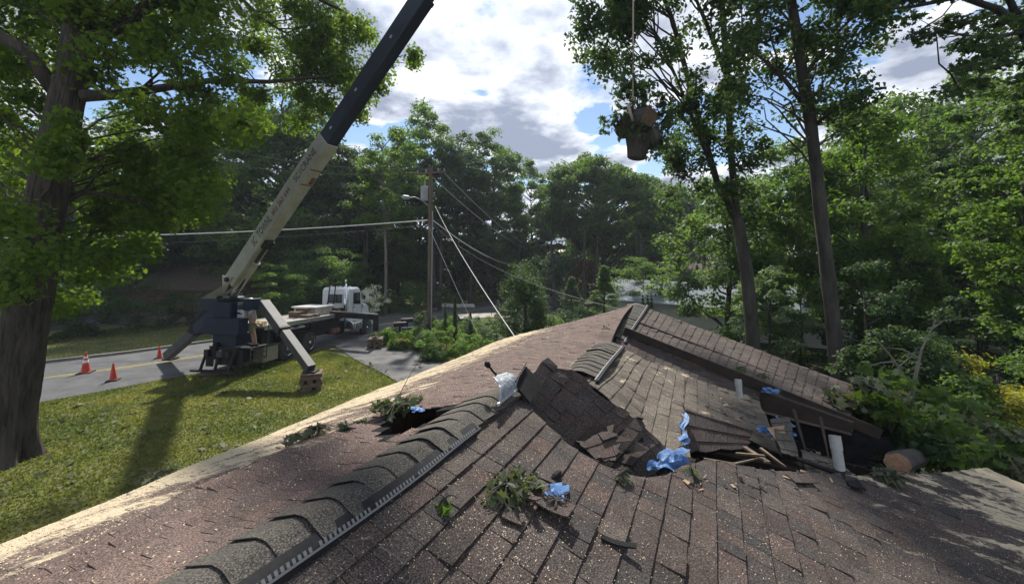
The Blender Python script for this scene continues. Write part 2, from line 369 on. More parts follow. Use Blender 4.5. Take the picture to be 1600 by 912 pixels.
def limbs_to(mb, trunk, clusters, g, frac=.5, r0=.1, lowz=0., n=5):
    """limbs from the trunk polyline to some clusters"""
    tp = [Vector(p) for p in trunk]
    for c in clusters:
        if g.uniform() > frac: continue
        cv = Vector(c[:3]); best = None
        for p in tp:
            if p.z < lowz: continue
            dz = cv.z-p.z; h = math.hypot(cv.x-p.x, cv.y-p.y)
            cost = abs(dz-h*.55)+h*.3
            if best is None or cost < best[0]: best = (cost, p)
        if best is None: continue
        L_ = (cv-best[1]).length
        mb.tube(bez(best[1], cv, .05*L_, n, g, .03*L_), [r0*(1-.85*i/n) for i in range(n+1)], 5, cap=False)
# ================================================================ GROUND
def sheet(name, poly_fn=None): pass
def ribbon(mb, pts, off0, off1, dz, m=0, sub=1):
    """strip along centre line between lateral offsets off0 and off1 (positive = right)"""
    L_ = [Vector((p[0], p[1], 0)) for p in pts]; vv = []
    for i, p in enumerate(L_):
        d = (L_[min(i+1, len(L_)-1)]-L_[max(i-1, 0)]).normalized(); nrm = Vector((d.y, -d.x, 0))
        for o in (off0, off1):
            q = p+nrm*o; vv.append((q.x, q.y, gz(q.y)+dz))
    mb.add(vv, [(2*i, 2*i+1, 2*i+3, 2*i+2) for i in range(len(L_)-1)], m)
def spline(pts, k=8):
    out = []
    P_ = [Vector((*p, 0)) for p in pts]; P_ = [P_[0]*2-P_[1]]+P_+[P_[-1]*2-P_[-2]]
    for i in range(1, len(P_)-2):
        a, b, c, d = P_[i-1:i+3]
        for j in range(k):
            t = j/k; out.append(.5*((2*b)+(c-a)*t+(2*a-5*b+4*c-d)*t*t+(3*b-a-3*c+d)*t**3))
    out.append(P_[-2]); return [(p.x, p.y) for p in out]
mb = MB(); xs = [-400, -120, -60, -30, 0, 30, 60, 120, 400]; ys = [-100, -20, 0, 8, 14, 17, 20, 24, 28, 34, 42, 50, 60, 70, 90, 150, 400]
mb.add([(x, y, gz(y)-.012) for y in ys for x in xs], [(j*9+i, j*9+i+1, j*9+i+10, j*9+i+9) for j in range(len(ys)-1) for i in range(8)])
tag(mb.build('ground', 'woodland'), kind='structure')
ROAD = spline([(-48, -12), (-30, 2), (-17.6, 13.6), (-13.7, 19), (-10, 27), (-6.3, 34), (0, 45), (8, 60), (17, 78)], 24)
mb = MB()
for k_ in range(14): ribbon(mb, ROAD, -3.5+.5*k_, -3+.5*k_, .02)
tag(mb.build('road', 'asphalt'), kind='structure')
mb = MB(); ribbon(mb, ROAD, -.16, -.06, .026); ribbon(mb, ROAD, .06, .16, .026); tag(mb.build('road_centre_line', 'line_yellow'), kind='structure')
mb = MB()
for o0, o1 in ((-3.75, -3.5),):
    L_ = []
    ribbon(mb, ROAD, o0, o1, .13)
    vv = []
    n = len(mb.v)//2
    b = len(mb.v)
    for i in range(n):
        a = mb.v[2*i+1]; mb.v.append((a[0], a[1], a[2]-.15))
    for i in range(n-1): mb.f.append([2*i+1, b+i, b+i+1, 2*i+3]); mb.m.append(0)
    b = len(mb.v)
    for i in range(n):
        a = mb.v[2*i]; mb.v.append((a[0], a[1], a[2]-.15))
    for i in range(n-1): mb.f.append([2*i, 2*i+2, b+i+1, b+i]); mb.m.append(0)
tag(mb.build('kerb', 'kerb'), kind='structure')
# near lawn and far lawn sheets (follow the slope)
def gsheet(name, m, off0, off1, dz, s0=0, s1=None):
    mb = MB(); pts = ROAD[s0:s1]; k = 6
    for a in range(k): ribbon(mb, pts, lerp(off0, off1, a/k), lerp(off0, off1, (a+1)/k), dz)
    return tag(mb.build(name, m), kind='structure')
gsheet('lawn', 'lawn', 3.45, 20, .004, 12, 80)
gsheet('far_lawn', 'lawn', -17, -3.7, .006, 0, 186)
# driveways
def gpoly(name, pxs, m, dz):
    q = [G(*p) if len(p) == 2 else Vector(p) for p in pxs]; c = sum(q, Vector())/len(q); mb = MB(); 
    q = [Vector((p.x, p.y, gz(p.y)+dz)) for p in q]; mb.add(q, [list(range(len(q)))]); return tag(mb.build(name, m), kind='structure')
mb = MB(); dc = spline([(-9.9, 23.4), (-8.4, 21.4), (-5.9, 18.1), (-3.1, 14.8), (-.6, 11.2), (1, 8)]); [ribbon(mb, dc, -1.35+.475*k_, -.875+.475*k_, .034) for k_ in range(6)]; q_ = MB(); ribbon(q_, dc[:10], -2.6, 2.4, .028); mb.add(q_.v, q_.f); tag(mb.build('driveway', 'drive_asphalt'), kind='structure')
mb = MB(); dr = spline([(-14.5, 26.5), (-20, 30.5), (-25, 32), (-32, 31), (-44, 29)]); [ribbon(mb, dr, -2.6+.65*k_, -1.95+.65*k_, .012) for k_ in range(8)]
tag(mb.build('far_driveway', 'asphalt'), kind='structure')
mb = MB(); ribbon(mb, spline([(-3.6, 14), (-5.4, 18.6), (-5.6, 24), (-3.2, 31)]), -.3, 4.5, .012); tag(mb.build('garden_bed', 'soil'), kind='structure')
# grass blades on the mown lawns
def road_dist(x, y):
    A = np.array(ROAD); best = np.full(x.shape, 1e9); side = np.zeros(x.shape)
    for i in range(len(A)-1):
        d = A[i+1]-A[i]; L2 = (d**2).sum(); t = np.clip(((x-A[i, 0])*d[0]+(y-A[i, 1])*d[1])/L2, 0, 1)
        ex = x-(A[i, 0]+t*d[0]); ey = y-(A[i, 1]+t*d[1]); q = ex**2+ey**2; s_ = ex*d[1]-ey*d[0]
        m = q < best; best[m] = q[m]; side[m] = np.sign(s_[m])
    return np.sqrt(best)*side
def inpoly(x, y, poly):
    c = np.zeros(x.shape, bool); n = len(poly); j = n-1
    for i in range(n):
        xi, yi = poly[i][:2]; xj, yj = poly[j][:2]
        m = ((yi > y) != (yj > y)) & (x < (xj-xi)*(y-yi)/(yj-yi+1e-12)+xi); c ^= m; j = i
    return c
def grass(name, x0, x1, y0, y1, n, h, keep, label, seed):
    g = np.random.default_rng(seed); x = g.uniform(x0, x1, n); y = g.uniform(y0, y1, n); k = keep(x, y); x = x[k]; y = y[k]; n = len(x)
    z = -.045*(np.clip(y, 14, 70)-14); a = g.uniform(0, 2*np.pi, n); hh = h*g.uniform(.5, 1.4, n); wd = .012+.02*g.uniform(size=n)
    base = np.stack([x, y, z], 1); dx = np.stack([np.cos(a), np.sin(a), 0*a], 1)*wd[:, None]
    ln = g.normal(size=(n, 3))*hh[:, None]*.45; tip = base+ln; tip[:, 2] = z+hh
    me = np_mesh(name, np.stack([base-dx, base+dx, tip], 1).reshape(-1, 3), 3, 'grass_blade')
    tag(link(name, me), label, 'grass', kind='stuff')
DRV = [(-9.6, 20), (-8.6, 26), (-3, 20), (-2, 14), (-1, 8), (-3.5, 9), (-6.6, 16.5)]
grass('grass', -20, -2.5, 5, 22, 210000, .05, lambda x, y: (road_dist(x, y) > 3.5) & ~inpoly(x, y, [tuple(G(*p)) for p in [(505, 548), (560, 528), (606, 515), (698, 572), (760, 600), (800, 690), (645, 612), (575, 566)]]) & (x+.53*y*0 < 2.35-.55*(20-y)*0+99), 'mown lawn patched green and straw yellow between the house and the road', 3)
grass('grass', -36, -5, 14, 44, 90000, .07, lambda x, y: (road_dist(x, y) < -3.8) & (road_dist(x, y) > -15), 'shaded lawn beyond the road under the trees', 4)
# ================================================================ HOUSE ROOF
U = Vector((.468, .883, 0)).normalized(); W = Vector((U.y, -U.x, 0)); R0 = Vector((-1.68, 0, 3.5)); TP = 1/3.
CS = math.cos(math.atan(TP)); 
def plane_pt(s, t):   # t>0 right slope, t<0 left slope (horizontal distance)
    p = R0+U*s+W*t; p.z = 3.5-TP*abs(t); return p
def pix_st(px, py, side=1):
    rx = (px-800)/600; rz = -(py-395)/600
    if side > 0: D = (-1.1-TP*(.883*1.68))/(rz+TP*(.883*rx-.468))
    else: D = (-1.1+TP*(.883*1.68))/(rz-TP*(.883*rx-.468))
    p = Vector((rx*D, D, 0)); q = p-Vector((R0.x, 0, 0)); return (q.dot(U), q.dot(W))
def clip_poly(sub, quad):
    """Sutherland-Hodgman: subject polygon clipped by a ccw convex quad"""
    out = sub
    for i in range(len(quad)):
        ax, ay = quad[i]; bx, by = quad[(i+1) % len(quad)]; inp = out; out = []
        if not inp: return []
        def side(p): return (bx-ax)*(p[1]-ay)-(by-ay)*(p[0]-ax)
        for j in range(len(inp)):
            c = inp[j]; p = inp[j-1]; sc_, sp = side(c), side(p)
            if sc_ >= 0:
                if sp < 0: t = sp/(sp-sc_); out.append((p[0]+(c[0]-p[0])*t, p[1]+(c[1]-p[1])*t))
                out.append(c)
            elif sp >= 0: t = sp/(sp-sc_); out.append((p[0]+(c[0]-p[0])*t, p[1]+(c[1]-p[1])*t))
    return out
def pnoise(x, y, k):
    return (math.sin(x*1.7*k+1.3)*math.cos(y*2.1*k+.4)+.5*math.sin(x*3.9*k+y*2.7*k+2.)+.35*math.sin(y*6.1*k-x*4.3*k))/1.85
def bbox(poly):
    return min(p[0] for p in poly), max(p[0] for p in poly), min(p[1] for p in poly), max(p[1] for p in poly)
def shingle_field(name, fmap, region, matn, parent, seed, course=.135, tw=(.085, .165), skip=None, thick=.007, lift=0., label=None, deck=True, deckname='roof_deck', deckmat='felt_black', dth=.05):
    """fmap(s,t,h)->point with t growing down the slope; every shingle its own bent slab"""
    g = random.Random(seed); s0, s1, t0, t1 = bbox(region); mb = MB(); row = 0; t = t0-g.uniform(0, course)
    while t < t1:
        s = s0-g.uniform(0, .3)
        while s < s1:
            wd = g.uniform(*tw); q = [(s+.0015, t), (s+wd-.0015, t), (s+wd-.0015, t+course), (s+.0015, t+course)]
            cx, cy = s+wd/2, t+course/2; s += wd
            if skip and skip(cx, cy): continue
            inside = clip_poly(region, q)
            if len(inside) < 3: continue
            hb = thick*g.uniform(.8, 1.7)+(lift*g.random()**6)
            top = [fmap(a, b, .0015+hb*((b-t)/course)) for a, b in inside]; bot = [fmap(a, b, -.006) for a, b in inside]; n = len(top)
            mb.add(top+bot, [list(range(n))]+[(i, n+i, n+(i+1) % n, (i+1) % n) for i in range(n)])
        t += course; row += 1
    # orientation fix: face normals must point up
    o = mb.build(name, matn, parent)
    if label: o['label'] = label
    if deck:
        db = MB(); c = .16; t = t0
        while t < t1:
            s = s0
            while s < s1:
                q = [(s, t), (s+c, t), (s+c, t+c), (s, t+c)]
                if not (skip and skip(s+c/2, t+c/2)):
                    ins = clip_poly(region, q)
                    if len(ins) >= 3:
                        n = len(ins); top = [fmap(a, b, -.004) for a, b in ins]; bot = [fmap(a, b, -dth) for a, b in ins]
                        db.add(top+bot, [list(range(n)), list(range(n, 2*n))[::-1]]+[(i, n+i, n+(i+1) % n, (i+1) % n) for i in range(n)])
                s += c
            t += c
        db.build(deckname, deckmat, parent)
    return o
house = thing('ranch_house', tuple(Vector((0, 4, 0))), 'storm-broken house with a sunken brown shingle roof in the foreground', 'house')
NR = Vector((W.x*TP, W.y*TP, 1)).normalized(); NL = Vector((-W.x*TP, -W.y*TP, 1)).normalized()
def wave(s, t): return .010*pnoise(s, t, .8)+.004*pnoise(s, t, 3.1)
def map_right(s, t, h):
    e = max(0, 1-abs(s-2.6)/1.2)*max(0, 1-abs(t-.5)/2.)
    return plane_pt(s, t)+NR*(h+wave(s, t)-.0*e)
def ridge_sag(s):    # far part of the ridge bends down to the break
    if s > 9.3: return 0.
    x = max(0, min(1, (9.1-s)/2.3)); return -.30*x*x
def map_left(s, t, h):   # t positive downhill on the left slope
    f = max(0, 1-t/1.6); sg = (ridge_sag(s) if s > 5.2 else 0)
    if 3.2 < s <= 5.2+1e-6: sg = -.30*((s-3.2)/2.)**1.5*1.
    if s > 5.2: sg = ridge_sag(max(s, 6.8)) if s > 6.8 else -.30
    # raised torn lip over the hole
    bump = .10*math.exp(-((s-2.6)/.75)**2-((t-1.15)/.34)**2)-.07*math.exp(-((s-2.9)/.8)**2-((t-1.75)/.3)**2)
    bump += .05*math.exp(-((s-1.75)/.5)**2-((t-1.35)/.18)**2)
    p = plane_pt(s, -t); return p+NL*(h+wave(s+5, t)*1.3+sg*f*f+bump)
EDGE = [(812, 617), (832, 642), (858, 668), (888, 695), (925, 718), (962, 736), (1000, 748), (1040, 744), (1062, 730), (1100, 718), (1135, 722), (1200, 735), (1262, 738), (1330, 742), (1400, 744), (1470, 738), (1540, 731), (1600, 757), (1680, 800)]
E2 = [pix_st(*p) for p in EDGE]
print('edge st', [(round(a, 2), round(b, 2)) for a, b in E2])
regR = [(-3.0, .06), (-3.0, 5.6), (E2[-1][0]-.3, 5.6)]+[E2[-1]]+E2[::-1][1:]+[(E2[0][0], .06)]
# orientation: make it ccw not needed for subject
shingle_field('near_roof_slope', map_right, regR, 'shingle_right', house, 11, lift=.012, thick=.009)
# left slope: whole length, with two tears
T1 = [pix_st(*p, side=-1) for p in [(588, 668), (640, 640), (700, 634), (752, 612), (735, 640), (690, 656), (640, 672), (600, 690)]]
T1 = [(a, -b) for a, b in T1]; T2 = [(a, -b) for a, b in [pix_st(*p, side=-1) for p in [(455, 700), (520, 680), (556, 676), (545, 690), (500, 702), (460, 708)]]]
print('tear', T1, T2)
def pin(s, t, poly):
    c = False; j = len(poly)-1
    for i in range(len(poly)):
        if (poly[i][1] > t) != (poly[j][1] > t) and s < (poly[j][0]-poly[i][0])*(t-poly[i][1])/(poly[j][1]-poly[i][1])+poly[i][0]: c = not c
        j = i
    return c
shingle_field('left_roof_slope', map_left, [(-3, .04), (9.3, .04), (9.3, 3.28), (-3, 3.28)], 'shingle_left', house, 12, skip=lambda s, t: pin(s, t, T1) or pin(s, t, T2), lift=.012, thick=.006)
# sunken / tilted panels, each a bilinear slab
def bil(q, region_uv=None):
    q = [Vector(x) for x in q]   # ridge-near, ridge-far, low-far, low-near
    ls = ((q[1]-q[0]).length+(q[2]-q[3]).length)/2; lt = ((q[3]-q[0]).length+(q[2]-q[1]).length)/2
    n0 = (q[1]-q[0]).cross(q[3]-q[0]).normalized(); n0 = n0 if n0.z > 0 else -n0
    def f(s, t, h):
        a, b = s/ls, t/lt
        return q[0]*(1-a)*(1-b)+q[1]*a*(1-b)+q[2]*a*b+q[3]*(1-a)*b+n0*(h+.010*pnoise(s, t, 1.6))
    return f, ls, lt
def panel(name, q, matn, seed, jag=.04, label=None, warp=None, **kw):
    f, ls, lt = bil(q); g = random.Random(seed); reg = []
    f0 = f
    if warp: f = lambda s, t, h: f0(s, t, h)+Vector(warp(s/ls, t/lt))
    for (a, b, c, d) in ((0, 0, ls, 0), (ls, 0, ls, lt), (ls, lt, 0, lt), (0, lt, 0, 0)):
        k = 7
        for i in range(k): reg.append((lerp(a, c, i/k)+g.uniform(-jag, jag), lerp(b, d, i/k)+g.uniform(-jag, jag)))
    return shingle_field(name, f, reg, matn, house, seed, label=label, **kw), f, ls, lt
PA = panel('collapsed_roof_panel', [P(806, 626, 3.26), P(857, 559, 3.6), P(990, 652, 3.46), P(905, 726, 3.12)], 'shingle_right', 21, .03, label='upper steep shingle slab folded down in its own shade', warp=lambda a, b: (0, 0, -.05*math.sin(math.pi*b)*(1-a)+.025*math.sin(b*9+a*4)*a), lift=.05)
PA2 = panel('collapsed_roof_panel', [P(893, 722, 3.2), P(968, 640, 3.62), P(1080, 722, 3.30), P(975, 806, 3.02)], 'shingle_right', 31, .04, label='lower slab slipped under the upper one towards the blue tarp', warp=lambda a, b: (0, 0, .03*math.sin(b*8+a*5)), lift=.07)
PA3 = panel('hanging_roof_panel', [P(905, 690, 3.12), P(958, 668, 3.3), P(972, 712, 3.05), P(932, 722, 2.95)], 'shingle_right', 32, .03, label='loose shingle flap curling over the hollow', lift=.03, dth=.012)
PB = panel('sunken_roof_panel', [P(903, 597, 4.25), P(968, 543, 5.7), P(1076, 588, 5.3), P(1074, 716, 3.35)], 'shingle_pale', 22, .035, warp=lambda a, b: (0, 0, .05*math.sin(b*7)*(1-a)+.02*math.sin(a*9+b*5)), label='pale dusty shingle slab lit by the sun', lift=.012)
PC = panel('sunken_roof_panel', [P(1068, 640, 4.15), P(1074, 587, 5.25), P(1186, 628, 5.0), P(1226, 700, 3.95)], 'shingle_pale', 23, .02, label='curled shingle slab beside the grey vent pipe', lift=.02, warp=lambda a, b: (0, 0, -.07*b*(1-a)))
PD = panel('hanging_roof_panel', [P(1070, 638, 4.14), P(1176, 672, 4.0), P(1168, 700, 3.85), P(1072, 706, 3.7)], 'shingle_right', 24, .015, label='dark shingle flap hanging over the hole')
PE = panel('hanging_roof_panel', [P(1203, 656, 4.05), P(1232, 652, 4.1), P(1249, 714, 3.6), P(1222, 706, 3.6)], 'shingle_cap', 25, .01, label='narrow grey shingle strip hanging by the blue tarp')
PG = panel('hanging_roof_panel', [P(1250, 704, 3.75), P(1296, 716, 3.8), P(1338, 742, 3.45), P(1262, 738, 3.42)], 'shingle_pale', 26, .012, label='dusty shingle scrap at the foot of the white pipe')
PF = panel('far_roof_slope', [P(968, 517, 6.75), P(996, 476, 8.2), P(1338, 604, 6.52), P(1330, 655, 5.25)], 'shingle_far', 27, .012, label='far end of the roof slope still standing', lift=.012, dth=.02)
PH = panel('fallen_roof_edge', [P(960, 541, 6.2), P(966, 517, 6.72), P(1196, 603, 5.8), P(1184, 632, 5.45)], 'shingle_right', 28, .01, label='shaded band of shingles bent down under the far slope', dth=.02)
# ridge caps ----------------------------------------------------
def ridge_curve(s):   # centre of ridge, raised
    return wave(s, 0)+.024+.008*math.sin(s*2.3)+.006*math.sin(s*5.1)
def cap_row(name, f_center, side_r, side_l, s_list, wr, wl, matn, droop=.36, thick=.004):
    mb = MB()
    for i, s in enumerate(s_list):
        L_ = s_list[1]-s_list[0]; g = random.Random(i*7+3); ln = L_*1.35; tilt = .011+.014*g.random()**4; sk = g.uniform(-.012, .012)
        prof = []
        for k in range(-5, 6):
            x = k/5; wdt = wr if x > 0 else wl; o = x*wdt; dz = -droop*max(0, abs(o)-.03)*1.12-.004
            prof.append((o, dz))
        for j, (sa, h) in enumerate(((s, tilt+thick), (s+ln, .004))):
            c, rt, up = f_center(sa)
            mb.v += [tuple(c+rt*(o+sk)+up*(z+h)) for o, z in prof]
        c, rt, up = f_center(s); mb.v += [tuple(c+rt*(o+sk)+up*(z+tilt)) for o, z in prof]
        c, rt, up = f_center(s+ln); mb.v += [tuple(c+rt*(o+sk)+up*(z-.01)) for o, z in prof]
        b = len(mb.v)-44; n = 11
        for k in range(n-1):
            mb.f += [[b+k, b+k+1, b+n+k+1, b+n+k], [b+k, b+2*n+k, b+2*n+k+1, b+k+1], [b+3*n+k, b+3*n+k+1, b+2*n+k+1, b+2*n+k]]; mb.m += [0]*3
        mb.f += [[b, b+n, b+3*n, b+2*n], [b+n-1, b+3*n-1, b+4*n-1, b+2*n-1]]; mb.m += [0]*2
    return mb.build(name, matn, house)
def fc_near(s):
    c = R0+U*s+Vector((0, 0, ridge_curve(s))); d = (R0+U*(s+.1)+Vector((0, 0, ridge_curve(s+.1)))-c).normalized(); rt = d.cross(Vector((0, 0, 1))).normalized(); return c, rt, rt.cross(d)
near_s = [-1.2+.148*i for i in range(31)]
cap_row('ridge_caps', fc_near, 1, 1, near_s, .135, .23, 'shingle_cap')
def ridge_strip(name, f, s0, s1, o0, o1, h, mats, teeth=True):
    """black ridge vent with a pale comb of teeth along its edge"""
    mb = MB(); n = int((s1-s0)/.05)
    pr = [(o0, h), (o1-.012, h-.30*(o1-o0)), (o1, h-.3*(o1-o0)-.03)]
    for i in range(n+1):
        c, rt, up = f(s0+(s1-s0)*i/n); mb.v += [tuple(c+rt*o+up*z) for o, z in pr]
    for i in range(n):
        for k in range(2): mb.f.append([i*3+k, i*3+k+1, i*3+k+4, i*3+k+3]); mb.m.append(0)
    o = mb.build(name, mats[0], house)
    if teeth:
        tb = MB(); m = int((s1-s0)/.021)
        for i in range(m):
            if (i*7919) % 13 < 1: continue
            s = s0+(s1-s0)*i/m; c, rt, up = f(s); c2, _, _ = f(s+.0115)
            hz = h-.30*(o1-o0)
            tb.add([c+rt*(o1-.016)+up*(hz+.016), c2+rt*(o1-.016)+up*(hz+.016), c2+rt*(o1-.004)+up*(hz+.002), c+rt*(o1-.004)+up*(hz+.002)], [(0, 1, 2, 3)])
        n = int((s1-s0)/.05)
        for i in range(n):
            c, rt, up = f(s0+(s1-s0)*i/n); c2, _, _ = f(s0+(s1-s0)*(i+1)/n); hz = h-.30*(o1-o0)
            tb.add([c+rt*(o1-.001)+up*(hz+.004), c2+rt*(o1-.001)+up*(hz+.004), c2+rt*(o1+.004)+up*(hz-.004), c+rt*(o1+.004)+up*(hz-.004)], [(0, 1, 2, 3)])
        tb.build('vent_comb', mats[1], o)
    return o
rv = ridge_strip('ridge_vent', fc_near, -1.3, 2.85, .10, .166, -.012, ('plastic_black', 'plastic_teeth'))
# sagging ridge of sunken panel B and far ridge
def line_frame(A, B, rt):
    A = Vector(A); B = Vector(B); L_ = (B-A).length; d = (B-A)/L_; r = Vector(rt); r = (r-d*r.dot(d)).normalized(); up = r.cross(d)
    if up.z < 0: up = -up
    return (lambda s: (A+d*s+up*(.02+.01*math.sin(s*3)), r, up)), L_
fB, LB = line_frame(P(905, 583, 4.35), P(951, 535, 5.75), W)
cap_row('ridge_caps', fB, 1, 1, [.14*i for i in range(int(LB/.14))], .19, .19, 'shingle_cap', droop=.24, thick=.003)
fF, LF = line_frame(P(958, 527, 6.5), P(996, 474, 8.25), W)
cap_row('ridge_caps', fF, 1, 1, [.14*i for i in range(int(LF/.14))], .19, .19, 'shingle_cap', droop=.24, thick=.003)
def strip_tube(name, pts, r, m, parent=house, n=6):
    q = MB(); q.tube(pts, r, n); return q.build(name, m, parent)
for f_, L_, sgn in ((fB, LB, 1), (fF, LF, 1)):
    strip_tube('ridge_vent_edge', [f_(s)[0]+f_(s)[1]*.2+f_(s)[2]*(-.045) for s in np.linspace(-.08, L_, 8)], .014, 'plastic_teeth')
    strip_tube('ridge_vent_edge', [f_(s)[0]+f_(s)[1]*.225+f_(s)[2]*(-.06) for s in np.linspace(-.08, L_, 8)], .02, 'plastic_black')
    strip_tube('ridge_vent_edge', [f_(s)[0]-f_(s)[1]*.19+f_(s)[2]*(-.045) for s in np.linspace(-.05, L_, 8)], .008, 'plastic_teeth')
# torn metal membrane at the end of the near ridge and black vent box
mb = MB(); n = 14
qa = [P(768, 590, 2.86), P(792, 582, 3.1), P(812, 604, 3.05), P(778, 632, 2.68)]
qv, a_, b_ = bil(qa); g = random.Random(5)
vv = []
for i in range(n+1):
    for j in range(n+1):
        p = qv(a_*i/n, b_*j/n, .035*math.sin(math.pi*j/n)+g.uniform(-.003, .004)); vv.append(p)
mb.add(vv, [(i*(n+1)+j, (i+1)*(n+1)+j, (i+1)*(n+1)+j+1, i*(n+1)+j+1) for i in range(n) for j in range(n)])
o = mb.build('torn_flashing', 'membrane', house, smooth=True); s_ = o.modifiers.new('t', 'SOLIDIFY'); s_.thickness = .006
mb = MB(); mb.tube([P(778, 632, 2.66), P(800, 614, 2.9), P(815, 602, 3.06)], .012, 6); mb.build('flashing_rim', 'aluminium', house)
mb = MB(); qk = [P(803, 598, 3.0), P(820, 570, 3.25), P(850, 600, 3.2), P(828, 628, 2.9)]
kn = (qk[1]-qk[0]).cross(qk[3]-qk[0]).normalized(); kn = kn if kn.y > 0 else -kn
mb.prism(qk, kn*.02); mb.prism([qk[0], qk[1], qk[1]+kn*-.03, qk[0]+kn*-.03], (qk[3]-qk[0])*.05)
vb = mb.build('ridge_vent_end', 'felt_black', house)
mb = MB()
for i in range(9):
    a = qk[0].lerp(qk[1], (i+.3)/9.4); b = qk[0].lerp(qk[1], (i+.75)/9.4); d = (qk[3]-qk[0])*.07; d0 = (qk[3]-qk[0])*.02
    mb.add([a+d0-kn*.034, b+d0-kn*.034, b+d-kn*.034, a+d-kn*.034], [(0, 1, 2, 3)])
mb.build('vent_comb', 'plastic_teeth', vb)
mb = MB(); p = P(776, 586, 2.9); mb.tube([p, p+Vector((-.03, 0, .03)), p+Vector((-.05, .0, .06))], .008, 6); mb.tube_prof(p+Vector((-.05, 0, .055)), Vector((-.5, .1, .6)).normalized(), [(0, .004), (.015, .02), (.04, .024), (.06, .004)], 8, 0)
mb.build('vent_clip', 'felt_black', house)
# walls, attic, rafters, pipes
EL = plane_pt(0, -3.05)
def wallq(name, a, b, z0, z1, th, m):
    q = MB(); a = Vector((a[0], a[1], 0)); b = Vector((b[0], b[1], 0)); q.beam(Vector((a.x, a.y, (z0+z1)/2)), Vector((b.x, b.y, (z0+z1)/2)), th, z1-z0, m=0); return q.build(name, m, house)
A_ = [plane_pt(-2.8, -2.95), plane_pt(9.0, -2.95), plane_pt(9.0, 3.4), plane_pt(5.0, 3.4)]
wallq('wall', A_[0], A_[1], -.3, 2.35, .12, 'brick_dark'); wallq('wall', A_[1], A_[2], -.3, 2.2, .12, 'brick_dark')
wallq('wall', plane_pt(9.0, 3.2), plane_pt(8.3, 3.2), -.3, 2.25, .12, 'timber_dark'); mb = MB(); mb.prism([P(1318, 668, 5.2), P(1392, 690, 5.0), P(1410, 800, 4.9), P(1300, 800, 5.1)], (.1, .14, 0)); mb.prism([P(1180, 640, 5.6), P(1330, 668, 5.25), P(1320, 800, 5.2), P(1180, 800, 5.5)], (.1, .14, 0)); mb.build('hole_dark_sheet', 'felt_black', house); wallq('wall', plane_pt(3.5, 5.4), plane_pt(-2.8, 5.4), -.3, 1.5, .12, 'brick_dark')  # the two black sheets stand for the unlit inside of the hole
g1 = [plane_pt(9.03, -3.0), plane_pt(9.03, 3.3), plane_pt(9.03, 0)]; g1[0].z = g1[1].z = 2.3; g1[2].z = 3.36
mb = MB(); mb.prism([g1[0], g1[1], g1[2]], U*.03); mb.build('gable', 'timber_dark', house)
mb = MB(); fl = [plane_pt(-2.8, -2.9), plane_pt(9, -2.9), plane_pt(9, 3.3), plane_pt(2.2, 3.3), plane_pt(2.2, 5.3), plane_pt(-2.8, 5.3)]
for p in fl: p.z = 1.62
mb.prism(fl, (0, 0, .05)); mb.build('attic_floor', 'timber_dark', house)
mb = MB()
for i in range(14):
    a = plane_pt(1.8+.5*i, 3.2); b = plane_pt(1.8+.5*i, -2.8); a.z = b.z = 1.76; mb.beam(a, b, .045, .16)
mb.build('ceiling_joists', 'timber_dark', house)
for s in (7.5, 8.3):
    mb = MB(); a = plane_pt(s, .1); b = plane_pt(s, 3.4); mb.beam(a-Vector((0, 0, .42 if s < 7 else .2)), b-Vector((0, 0, .14)), .04, .14); mb.build('rafter', 'timber_dark', house)
mb = MB(); mb.hexa([P(1187, 640, 5.42), P(1330, 676, 5.05), P(1335, 672, 5.2), P(1193, 638, 5.58), P(1187, 610, 5.42), P(1332, 660, 5.05), P(1337, 657, 5.2), P(1193, 608, 5.58)]); mb.build('fascia_board', 'timber_dark', house)
mb = MB(); mb.beam(P(1187, 642, 5.38), P(1330, 678, 5.02), .03, .022); mb.build('fascia_trim', 'timber', house)
mb = MB(); g = random.Random(8)
for i in range(34):   # curled shingle edge
    t = i/34; x = lerp(1196, 1330, t); y = lerp(606, 657, t)+2; D = lerp(5.6, 5.1, t); a = P(x, y, D); b = P(x+4.6, y+1.7, D-.03); mb.add([a, b, b+Vector((g.uniform(-.02, .02), -.03, -.02-g.random()*.05)), a+Vector((0, -.035, -.01-g.random()*.05))], [(0, 1, 2, 3)])
o = mb.build('torn_shingle_edge', 'chip', house)
strip_tube('left_eave_board', [plane_pt(s, -3.27)-Vector((0, 0, .06)) for s in (-3, 9.3)], .05, 'timber_dark')
for (a, b, wd) in (((1163, 698, 3.75), (1200, 722, 3.35), .07), ((1150, 708, 3.6), (1195, 712, 3.4), .04), ((1270, 735, 3.5), (1232, 715, 3.7), .05)):
    mb = MB(); mb.beam(P(*a), P(*b), wd*.6, .018); mb.build('broken_plank', 'timber', house)  # darker timber puts the shadow on these planks into their colour
mb = MB(); mb.hexa([P(1198, 668, 3.9), P(1224, 664, 3.95), P(1228, 664, 4.0), P(1202, 668, 3.95), P(1222, 700, 3.7), P(1234, 702, 3.7), P(1236, 702, 3.75), P(1224, 700, 3.75)]); mb.build('broken_plank', 'timber_raw', house)
